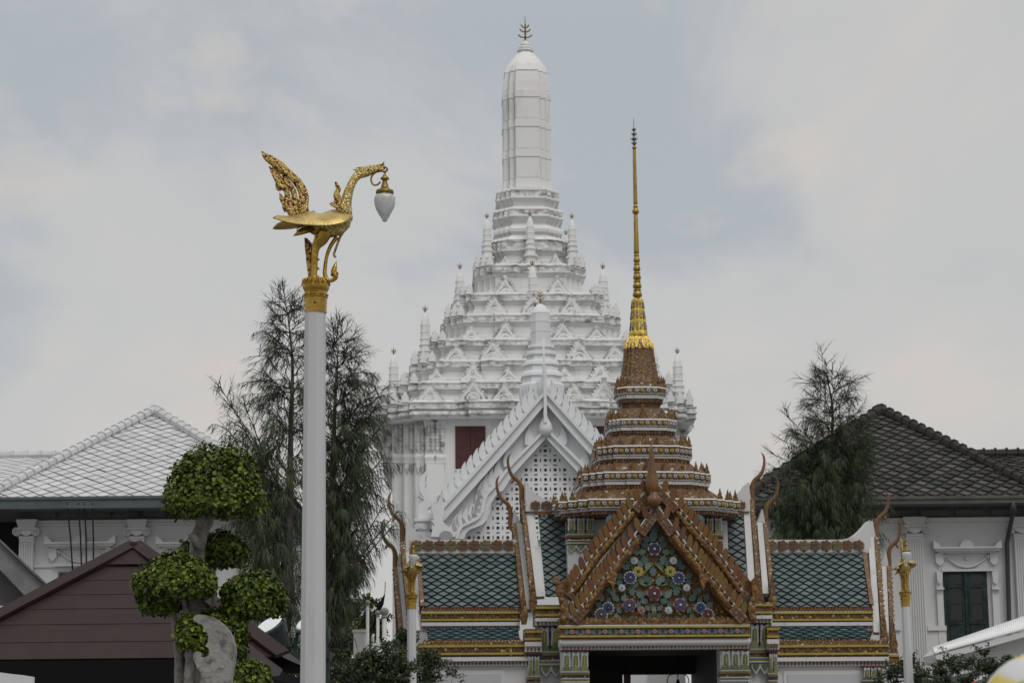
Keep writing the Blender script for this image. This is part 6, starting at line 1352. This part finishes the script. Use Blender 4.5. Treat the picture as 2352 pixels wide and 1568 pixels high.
# ------------------------------------------------------------------ casuarinas: thin drooping needles on ascending limbs
def rnd(a, b): return a + (b - a) * RN.random()
NEED = mat('casuarina_needles', (.03, .04, .025), .7, tint=[(0, (.022, .028, .016)), (.5, (.04, .056, .028)), (.9, (.06, .092, .038)), (1, (.085, .11, .05))])
NEED2 = mat('green_casuarina_needles', (.03, .05, .02), .7, tint=[(0, (.014, .022, .010)), (.6, (.026, .045, .016)), (1, (.06, .085, .03))])
BARK = mat('dark_brown_bark', (.05, .04, .033), .9, var=((.09, .08, .07), 6, .4, .7), bump=('noise', 30, .5, .02))
def casuarina(px, Y, trunk, limbs, label, needle, dens=1.0, droop=1.0, nlen=.30, group='casuarina trees', env=()):
    f = Frame(px, 1500, Y); o = thing('casuarina_tree', f, label, 'tree', group); u = f.s
    tp = smooth_path([(*f.at(x, y, v), r) for x, y, v, r in trunk], 5)
    m = MB(); b0 = tp[0]; m.tube([(b0[0], b0[1], 0)] + [p[:3] for p in tp], [b0[3] * 1.2] + [p[3] for p in tp], 8)
    lm = MB(); cr = MB()
    def needles(P, d, n, ln, g):
        for _ in range(n):
            x, y, z = d[0] * .7 + rnd(-.5, .5), d[1] * .7 + rnd(-.5, .5), d[2] * .7 + rnd(-.4, .4) - g - .12
            l_ = sqrt(x * x + y * y + z * z) or 1; k = ln * rnd(.6, 1.25) / l_
            ex, ey, ez = P[0] + x * k, P[1] + y * k, P[2] + z * k - g * ln * .35
            w_ = rnd(.004, .008); a = rnd(0, pi); wx, wy = w_ * cos(a), w_ * sin(a) * .6
            mx_, my_, mz_ = P[0] + x * k * .55, P[1] + y * k * .55, P[2] + z * k * .6
            cr.add([(P[0] - wx, P[1] - wy, P[2]), (P[0] + wx, P[1] + wy, P[2]), (mx_ + wx, my_ + wy, mz_), (mx_ - wx, my_ - wy, mz_), (ex, ey, ez)], [(0, 1, 2, 3), (3, 2, 4)], 0, RN.random() * .999)
    def twig(P, d, ln, g, dn):
        d = Vector(d).normalized(); n = max(3, int(ln / .075)); pts = [Vector(P)]
        for k in range(n):
            d = (d + Vector((rnd(-.14, .14), rnd(-.14, .14), rnd(-.1, .1) - .05 * g))).normalized(); pts.append(pts[-1] + d * ln / n)
            needles(pts[-1], d, max(1, int(3.6 * dn + RN.random())), nlen * (1 - .35 * k / n), g * .75)
        cr_w = .006; lm.tube(pts, [cr_w * (1.6 - 1.2 * k / n) for k in range(n + 1)], 4, 0, False)
    limbs = list(limbs); tx = [(a[0], a[1]) for a in trunk]
    for (ya, yb, wa, wb, n_, g_, dn_) in env:         # plume limbs filling the crown between the listed ones
        for k in range(n_):
            q_ = (k + RN.random()) / n_; y = lerp(ya, yb, q_); wd = lerp(wa, wb, q_) * rnd(.55, 1.1); sg = 1 if k % 2 else -1
            ys = y + wd * rnd(.55, 1.0)                # where the limb leaves the trunk, lower down
            j = max([i for i in range(len(tx)) if tx[i][1] >= min(ys, tx[0][1] - 1)] or [0]); j = min(j, len(tx) - 2)
            tt = (j + max(0, min(1, (tx[j][1] - ys) / (tx[j][1] - tx[j + 1][1] + 1e-6)))) / (len(tx) - 1)
            xt = lerp(tx[j][0], tx[j + 1][0], (tx[j][1] - ys) / (tx[j][1] - tx[j + 1][1] + 1e-6))
            limbs.append((tt, xt + sg * wd, y, rnd(-1, 1) * wd * u * .8, rnd(.4, .6), g_, dn_))
    for (t0, ex, ey, ev, size, g, dn) in limbs:
        s_ = tp[min(int(t0 * (len(tp) - 1)), len(tp) - 1)]; A = Vector(s_[:3]); B = f.at(ex, ey, ev); L_ = (B - A).length
        mid = lerp(A, B, .5) + Vector((0, 0, .06 * L_ * (1 if g < 1.2 else 1.8)))
        q = smooth_path([tuple(A), tuple(lerp(A, mid, .5) + Vector((rnd(-.1, .1), rnd(-.1, .1), -.03 * L_))), tuple(mid), tuple(B)], 5); n = len(q)
        lm.tube(q, [max(.006, min(s_[3] * .45, .012 + .012 * L_) * (1 - .9 * i / n)) for i in range(n)], 5)
        nt = max(5, int(L_ * 10 * dn * dens))
        for k in range(nt):
            t = .16 + .84 * (k + RN.random()) / nt; j = min(int(t * (n - 1)), n - 2); P = Vector(q[j]).lerp(Vector(q[j + 1]), t * (n - 1) - j); d = (Vector(q[j + 1]) - Vector(q[j])).normalized()
            dd = d * .9 + Vector((rnd(-.9, .9), rnd(-.9, .9), rnd(-.5, .6) - .25 * g))
            twig(P, dd, size * rnd(.55, 1.1) * (1.1 - .45 * t), g * droop, dn)
        twig(q[-2], Vector(q[-1]) - Vector(q[-3]), size * .4, g * .4, dn)
    m.build('trunk', BARK, o); lm.build('limbs', BARK, o); cr.build('crown', needle, o)
    return o
# left of the lamp pole: (start along trunk, end x, end y, depth offset, twig length, droop, density)
TA = [(1.0, 653, 676, 0, .4, .15, .8), (.9, 640, 725, .2, .5, .2, .8), (.9, 683, 700, -.2, .5, .2, .8), (.82, 617, 765, .2, .6, .3, 1), (.82, 700, 760, .3, .6, .3, 1), (.72, 592, 818, -.2, .65, .35, 1), (.72, 715, 820, .1, .6, .4, 1.1), (.70, 640, 800, .5, .6, .4, 1.2),
      (.62, 597, 872, .3, .7, .5, 1.1), (.6, 620, 905, -.5, .7, .6, 1.3), (.6, 710, 890, -.3, .7, .5, 1.3), (.52, 612, 940, .1, .7, .7, 1.2), (.5, 640, 980, -.6, .75, .9, 1.4), (.5, 700, 985, .5, .75, .9, 1.4), (.42, 610, 1020, .5, .75, 1.0, 1.2), (.4, 690, 1060, -.4, .8, 1.1, 1.3),
      (.34, 506, 890, -.2, .6, .35, .9), (.33, 530, 930, .3, .6, .5, 1), (.33, 560, 925, .0, .6, .6, 1.1), (.30, 522, 985, -.4, .65, .8, 1.1), (.28, 555, 1010, .4, .75, 1.0, 1.4), (.27, 575, 1060, -.2, .8, 1.2, 1.5), (.25, 540, 1060, .2, .7, 1.0, 1.2), (.22, 560, 1120, -.5, .8, 1.3, 1.4), (.22, 600, 1130, .4, .8, 1.3, 1.4),
      (.18, 565, 1190, .2, .8, 1.4, 1.3), (.16, 600, 1210, -.4, .85, 1.4, 1.4), (.14, 585, 1270, .3, .8, 1.4, 1.2), (.12, 625, 1290, -.2, .8, 1.4, 1.3), (.12, 690, 1200, .3, .8, 1.3, 1.2), (.08, 610, 1350, .1, .8, 1.3, .9), (.06, 690, 1330, -.2, .8, 1.2, .8), (.05, 640, 1400, .3, .7, 1.2, .7)]
casuarina(668, 42, [(650, 1568, 0, .13), (655, 1400, 0, .12), (664, 1180, 0, .075), (668, 1000, 0, .05), (672, 840, 0, .028), (664, 750, 0, .014), (657, 700, 0, .007)], TA, 'taller wispy casuarina on the left of the tall lamp pole', NEED, env=((680, 800, 16, 52, 14, .2, .9), (780, 960, 50, 75, 14, .6, .95), (940, 1150, 70, 80, 5, 1.1, 1.0)))
TB = [(1.0, 776, 745, 0, .5, .2, .8), (.92, 752, 775, .2, .5, .25, .9), (.92, 812, 770, -.2, .5, .25, .9), (.85, 745, 810, .2, .6, .3, 1), (.85, 825, 808, .1, .6, .35, 1), (.8, 845, 855, -.2, .6, .4, 1.1), (.75, 770, 850, .4, .65, .5, 1.3), (.72, 815, 870, -.4, .7, .6, 1.4), (.66, 755, 910, .2, .75, .7, 1.5), (.62, 848, 905, .3, .75, .7, 1.4),
      (.55, 882, 892, 0, .55, .5, 1.1), (.54, 860, 940, -.4, .75, .8, 1.4), (.5, 800, 960, .5, .8, 1, 1.6), (.48, 760, 990, -.3, .8, 1.1, 1.5), (.44, 880, 968, .2, .55, .7, 1.1), (.42, 850, 1010, -.1, .8, 1.1, 1.4), (.4, 870, 1062, .3, .7, 1.1, 1.1), (.38, 810, 1050, -.5, .85, 1.2, 1.6), (.35, 765, 1090, .4, .85, 1.2, 1.5), (.32, 850, 1110, .1, .8, 1.3, 1.2), (.28, 795, 1150, -.3, .85, 1.4, 1.4), (.26, 760, 1190, .3, .85, 1.4, 1.4), (.25, 835, 1130, .2, .8, 1.4, 1.2),
      (.18, 830, 1190, -.2, .7, 1.3, 1.0), (.17, 878, 1165, .0, .55, 1.0, .9), (.16, 915, 1172, -.5, .40, 1.3, .8), (.15, 905, 1205, -.3, .45, 1.3, .8), (.15, 785, 1230, .4, .8, 1.4, 1.1), (.12, 820, 1258, .1, .65, 1.3, .8), (.10, 835, 1290, .2, .5, 1.3, .7), (.08, 780, 1300, -.2, .7, 1.2, .7), (.05, 800, 1330, .2, .6, .8, .45), (.03, 790, 1390, 0, .5, .4, .35), (.02, 760, 1400, .3, .5, .4, .35)]
casuarina(768, 43, [(738, 1568, 0, .13), (742, 1430, 0, .12), (752, 1290, 0, .11), (764, 1100, 0, .07), (768, 960, 0, .04), (774, 850, 0, .02), (777, 790, 0, .007)], TB, 'shorter dark casuarina on the right of the tall lamp pole', NEED, env=((755, 830, 14, 50, 12, .25, .95), (820, 980, 50, 85, 16, .6, 1.0), (960, 1150, 80, 75, 5, 1.1, 1.0)))
TCc = [(1.0, 1888, 812, 0, .4, .1, .7), (.92, 1905, 850, .2, .45, .15, .8), (.9, 1880, 858, -.2, .45, .15, .8), (.84, 1940, 872, .2, .55, .2, .9), (.82, 1858, 880, .1, .55, .2, .9), (.76, 1974, 870, -.2, .55, .15, .9), (.74, 1838, 868, .2, .5, .1, .6), (.72, 1960, 915, .3, .6, .3, 1.1), (.70, 1870, 925, -.3, .6, .3, 1.1), (.66, 1972, 962, .2, .65, .4, 1.2), (.62, 1848, 960, .1, .6, .3, 1.1), (.60, 1930, 970, -.4, .7, .5, 1.4), (.56, 1890, 1000, .4, .75, .6, 1.5), (.52, 1970, 1005, .0, .75, .7, 1.5),
       (.46, 1808, 955, .2, .5, .1, .8), (.44, 1795, 1010, -.2, .55, .2, 1), (.42, 1830, 1000, .3, .6, .4, 1.2), (.40, 1845, 1040, -.4, .75, .7, 1.6), (.38, 1770, 1040, .1, .5, .2, .8), (.34, 1765, 1085, -.3, .55, .3, .9), (.32, 1790, 1080, .3, .65, .6, 1.3), (.30, 1900, 1060, -.6, .85, 1.2, 2.0), (.30, 1950, 1060, .4, .85, 1.2, 2.0), (.28, 1985, 1050, -.2, .8, 1.1, 1.5), (.26, 1820, 1100, -.5, .85, 1.1, 2.0), (.24, 1750, 1120, .2, .45, .3, .6), (.22, 1860, 1120, -.7, .9, 1.4, 2.2), (.20, 1930, 1120, -.5, .9, 1.4, 2.2), (.18, 1985, 1120, -.3, .85, 1.4, 1.7), (.16, 1780, 1150, -.3, .8, 1.3, 1.7), (.14, 1830, 1170, -.6, .9, 1.5, 2.2),
       (.12, 1900, 1180, -.7, .9, 1.5, 2.2), (.10, 1960, 1190, -.5, .9, 1.5, 2.0), (.08, 2000, 1180, -.2, .8, 1.4, 1.2), (.07, 2010, 1230, -.1, .7, 1.4, .8), (.06, 1800, 1210, -.4, .9, 1.5, 1.8), (.05, 1870, 1230, -.6, .9, 1.5, 2.0), (.04, 1940, 1240, -.5, .9, 1.5, 1.8), (.02, 1840, 1290, -.3, .9, 1.5, 1.4), (.02, 1920, 1290, -.3, .9, 1.5, 1.4)]
casuarina(1905, 55, [(1905, 1568, 0, .15), (1905, 1300, 0, .11), (1908, 1150, 0, .075), (1910, 1040, 0, .05), (1912, 940, 0, .03), (1900, 870, 0, .014), (1892, 850, 0, .005)], TCc, 'bushy green casuarina in front of the dark-roofed hall', NEED2, 1.0, .9, .34, env=((850, 900, 14, 45, 8, .15, .8), (890, 980, 45, 65, 16, .35, 1.0), (970, 1060, 70, 100, 14, .6, 1.3)))

# ------------------------------------------------------------------ leafy plants
LEAFM = mat('bright_topiary_leaf', (.1, .17, .02), .45, tint=[(0, (.020, .038, .006)), (.35, (.045, .074, .009)), (.75, (.095, .135, .011)), (.95, (.165, .21, .018)), (1, (.25, .28, .04))], spec=.25)
SHRUB = mat('dark_shrub_leaf', (.03, .05, .015), .5, tint=[(0, (.010, .018, .008)), (.6, (.028, .05, .014)), (.93, (.06, .09, .018)), (1, (.14, .15, .03))])
TBARK = mat('grey_topiary_bark', (.19, .18, .165), .9, var=((.10, .095, .085), 14, .45, .65), dirt=((.05, .045, .04), 22, .60, .72), bump=('noise', 45, .6, .01))
TWIG = mat('dry_twig', (.13, .115, .09), .9)
def leafp(mb, P, nrm, ln, wd, tint):
    a = Vector((rnd(-1, 1), rnd(-1, 1), rnd(-1, 1))); t = nrm.cross(a)
    if t.length < .05: t = Vector((1, 0, 0))
    t.normalize(); b = nrm.cross(t).normalized(); f_ = nrm * ln * .10
    mb.add([P - t * ln * .5, P - t * ln * .2 + b * wd * .42 + f_, P + t * ln * .18 + b * wd * .46 + f_, P + t * ln * .5 - f_ * .5, P + t * ln * .18 - b * wd * .46 + f_, P - t * ln * .2 - b * wd * .42 + f_], [(0, 3, 2, 1), (0, 5, 4, 3)], 0, tint)
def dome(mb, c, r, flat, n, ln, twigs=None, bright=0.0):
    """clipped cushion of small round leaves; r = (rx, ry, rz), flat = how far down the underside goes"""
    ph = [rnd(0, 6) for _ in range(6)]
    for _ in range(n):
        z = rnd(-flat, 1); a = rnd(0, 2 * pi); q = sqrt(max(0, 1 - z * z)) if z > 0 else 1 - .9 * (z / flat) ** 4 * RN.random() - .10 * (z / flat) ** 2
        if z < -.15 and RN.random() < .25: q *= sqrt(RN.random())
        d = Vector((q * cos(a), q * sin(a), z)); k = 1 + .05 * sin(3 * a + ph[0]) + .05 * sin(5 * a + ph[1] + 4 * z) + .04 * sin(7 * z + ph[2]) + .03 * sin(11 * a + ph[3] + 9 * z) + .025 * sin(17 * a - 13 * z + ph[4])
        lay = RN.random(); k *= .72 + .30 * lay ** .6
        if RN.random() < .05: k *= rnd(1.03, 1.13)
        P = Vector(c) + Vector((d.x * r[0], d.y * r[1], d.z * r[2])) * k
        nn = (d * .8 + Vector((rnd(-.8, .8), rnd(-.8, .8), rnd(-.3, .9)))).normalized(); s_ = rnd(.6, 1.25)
        leafp(mb, P, nn, ln * s_, ln * s_ * rnd(.62, .85), min(.999, max(0, rnd(.1, .85) + bright + (.12 if lay > .8 else -.1))))  # outer leaves tinted lighter, inner darker: depth shading put into the colour
    if twigs is not None:
        for _ in range(n // 28):
            d = Vector((rnd(-1, 1), rnd(-1, 1), rnd(-.4, 1))).normalized(); p = Vector(c) + Vector((d.x * r[0], d.y * r[1], d.z * r[2])) * rnd(.6, .98)
            q = p + Vector((rnd(-1, 1), rnd(-1, 1), rnd(-.6, 1))).normalized() * ln * rnd(1.5, 3); twigs.tube([p, lerp(p, q, .5) + Vector((0, 0, .004)), q], .0018, 3, 0, False)
tpf = Frame(450, 1500, 13.6); tpy = thing('topiary_tree', tpf, 'cloud-pruned topiary tree with several round leafy cushions', 'topiary'); u = tpf.s
m = MB()
for pts in ([(452, 1720, 0, 22), (452, 1560, 0, 20), (450, 1440, 0, 19), (446, 1350, 0, 18), (450, 1290, 0, 19), (458, 1230, 0, 18), (474, 1190, 0, 18), (492, 1150, 0, 12), (495, 1120, 0, 5)],
            [(416, 1720, -.05, 14), (413, 1568, -.05, 12), (411, 1490, -.05, 11), (404, 1440, -.05, 9), (396, 1405, -.05, 7), (390, 1370, -.05, 4)], [(432, 1720, -.12, 12), (433, 1568, -.12, 11), (436, 1500, -.12, 10), (430, 1420, -.1, 7), (420, 1370, -.1, 5)],
            [(489, 1720, .15, 8), (490, 1500, .15, 7), (491, 1380, .15, 7), (489, 1290, .15, 6), (500, 1260, .15, 4)], [(470, 1700, .1, 12), (520, 1560, .1, 9), (556, 1470, .1, 9), (565, 1420, .1, 8), (575, 1370, .1, 4)], [(460, 1700, -.2, 10), (476, 1568, -.2, 13), (480, 1540, -.2, 8), (492, 1480, -.1, 5)], [(540, 1720, -.1, 9), (548, 1600, -.1, 7), (560, 1550, -.1, 4)]):
    q = smooth_path([(*tpf.at(x, y, v), r * u) for x, y, v, r in pts], 4); m.tube([(q[0][0], q[0][1], 0)] + [p[:3] for p in q], [q[0][3]] + [p[3] * (1 + .06 * sin(i * 1.7)) for i, p in enumerate(q)], 10)
c = tpf.at(452, 1245, -.09); m.tube([c + Vector((.01, .02, -.03)), c + Vector((-.03, -.02, .05))], [.03, .024], 8)
m.build('trunk', TBARK, tpy)
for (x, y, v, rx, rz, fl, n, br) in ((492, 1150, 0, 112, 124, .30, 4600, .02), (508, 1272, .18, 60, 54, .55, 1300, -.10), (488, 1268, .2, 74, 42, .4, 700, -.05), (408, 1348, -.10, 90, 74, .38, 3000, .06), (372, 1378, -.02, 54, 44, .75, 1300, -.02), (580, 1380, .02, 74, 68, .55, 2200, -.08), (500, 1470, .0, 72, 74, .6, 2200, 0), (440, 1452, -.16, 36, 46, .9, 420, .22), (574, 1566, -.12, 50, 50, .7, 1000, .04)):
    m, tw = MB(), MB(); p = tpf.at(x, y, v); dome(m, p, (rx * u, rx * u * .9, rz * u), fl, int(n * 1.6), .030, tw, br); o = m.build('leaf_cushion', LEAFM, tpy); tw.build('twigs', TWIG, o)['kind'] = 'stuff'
def shrub(px, py, Y, rx, rz, n, ln, label, matl=SHRUB, name='shrub', cat='shrub', group='shrubs', stems=6, py_base=None, narrow=.45):
    f = Frame(px, py, Y); o = thing(name, f, label, cat, group); u = f.s; c = f.at(px, py); m, st = MB(), MB(); nc = max(8, n // 110); cl = []
    for _ in range(nc):
        a, b, z = rnd(0, 2 * pi), RN.random() ** .5, rnd(-1, 1); b *= sqrt(max(.1, 1 - z * z)); cl.append(Vector((c.x + rx * u * b * cos(a), rx * u * .7 * b * sin(a), c.z + rz * u * z)))
    for p in cl:
        st.tube([(c.x + rnd(-.15, .15), 0, 0), (lerp(c.x, p.x, .6), p.y * .5, max(.3, p.z * .55)), tuple(p)], [.022, .014, .004], 5)
        rr = rnd(.18, .34) * min(rx, rz) * u * 1.5
        for _ in range(max(2, n // nc // 14)):             # leafy shoots, most of them rising
            d = Vector((rnd(-.9, .9), rnd(-.9, .9), rnd(-.25, 1.1))).normalized(); L_ = rr * rnd(.7, 1.9); q = p + d * L_ + Vector((rnd(-.05, .05), 0, rnd(-.06, .06))); md = lerp(p, q, .5) + Vector((0, 0, .04))
            st.tube([tuple(p), tuple(md), tuple(q)], [.005, .004, .002], 3, 0, False)
            for k in range(14):
                t = .15 + .85 * (k + RN.random()) / 14; P = lerp(lerp(p, md, t), lerp(md, q, t), t) + Vector((rnd(-1, 1), rnd(-1, 1), rnd(-.6, .6))) * ln * .8
                leafp(m, P, Vector((rnd(-.8, .8), rnd(-.9, .5), rnd(.1, 1))).normalized(), ln * rnd(.6, 1.2), ln * narrow, min(.999, max(0, rnd(.0, .92))))
    st.build('stems', BARK, o); m.build('leaves', matl, o); return o
YSH = mat('yellow_green_leaf', (.08, .1, .02), .5, tint=[(0, (.02, .035, .010)), (.5, (.05, .075, .016)), (.9, (.10, .12, .02)), (1, (.28, .24, .05))])
shrub(790, 1462, 52, 66, 60, 3800, .12, 'dark leafy tree top behind the white box pillar', YSH)
shrub(838, 1432, 50, 52, 46, 2600, .11, 'bright yellow-green bush behind the thin white posts', YSH)
shrub(772, 1530, 47, 52, 75, 4200, .10, 'tall dark green bush beside the tall lamp pole')
shrub(815, 1560, 40, 66, 46, 3600, .085, 'low dark shrub in front of the white box pillar')
shrub(885, 1545, 39, 62, 58, 4200, .085, 'leafy shrub covering the foot of the white posts')
shrub(985, 1555, 46, 56, 46, 2400, .08, 'sparse dark shrub in front of the gate wing', stems=4)
shrub(925, 1512, 43, 36, 52, 2000, .08, 'small shrub beside the small lamp at the gate')
shrub(640, 1555, 32, 62, 62, 5200, .08, 'dense dark shrub below the floodlights')
shrub(590, 1575, 34, 60, 50, 2800, .08, 'dark shrub behind the topiary under the maroon brown roof')
shrub(2085, 1570, 44, 66, 46, 2600, .075, 'dark shrub at the foot of the right-hand small lamp')
shrub(2185, 1565, 37, 62, 44, 2300, .07, 'leafy shrub below the lower end of the lean-to roof')
shrub(2265, 1550, 36.5, 56, 46, 2000, .07, 'leafy shrub rising before the lean-to wall')
shrub(2325, 1560, 36, 56, 46, 2000, .07, 'dark shrub behind the flowered parasol')
f = Frame(2238, 1573, 36); fl2 = thing('red_flower', f, 'single red flower among the shrubs under the lean-to roof', 'flower'); c = f.at(2237, 1571); m = MB()
for k in range(6): a = k * pi / 3; m.ball((c.x + .025 * cos(a), 0, c.z + .025 * sin(a)), .028, 6, 4)
m.build('petals', mat('red_petal', (.45, .02, .015), .5), fl2); m = MB(); m.tube([(c.x, .02, 0), (c.x, .02, c.z)], .008, 5); m.build('stalk', BARK, fl2)
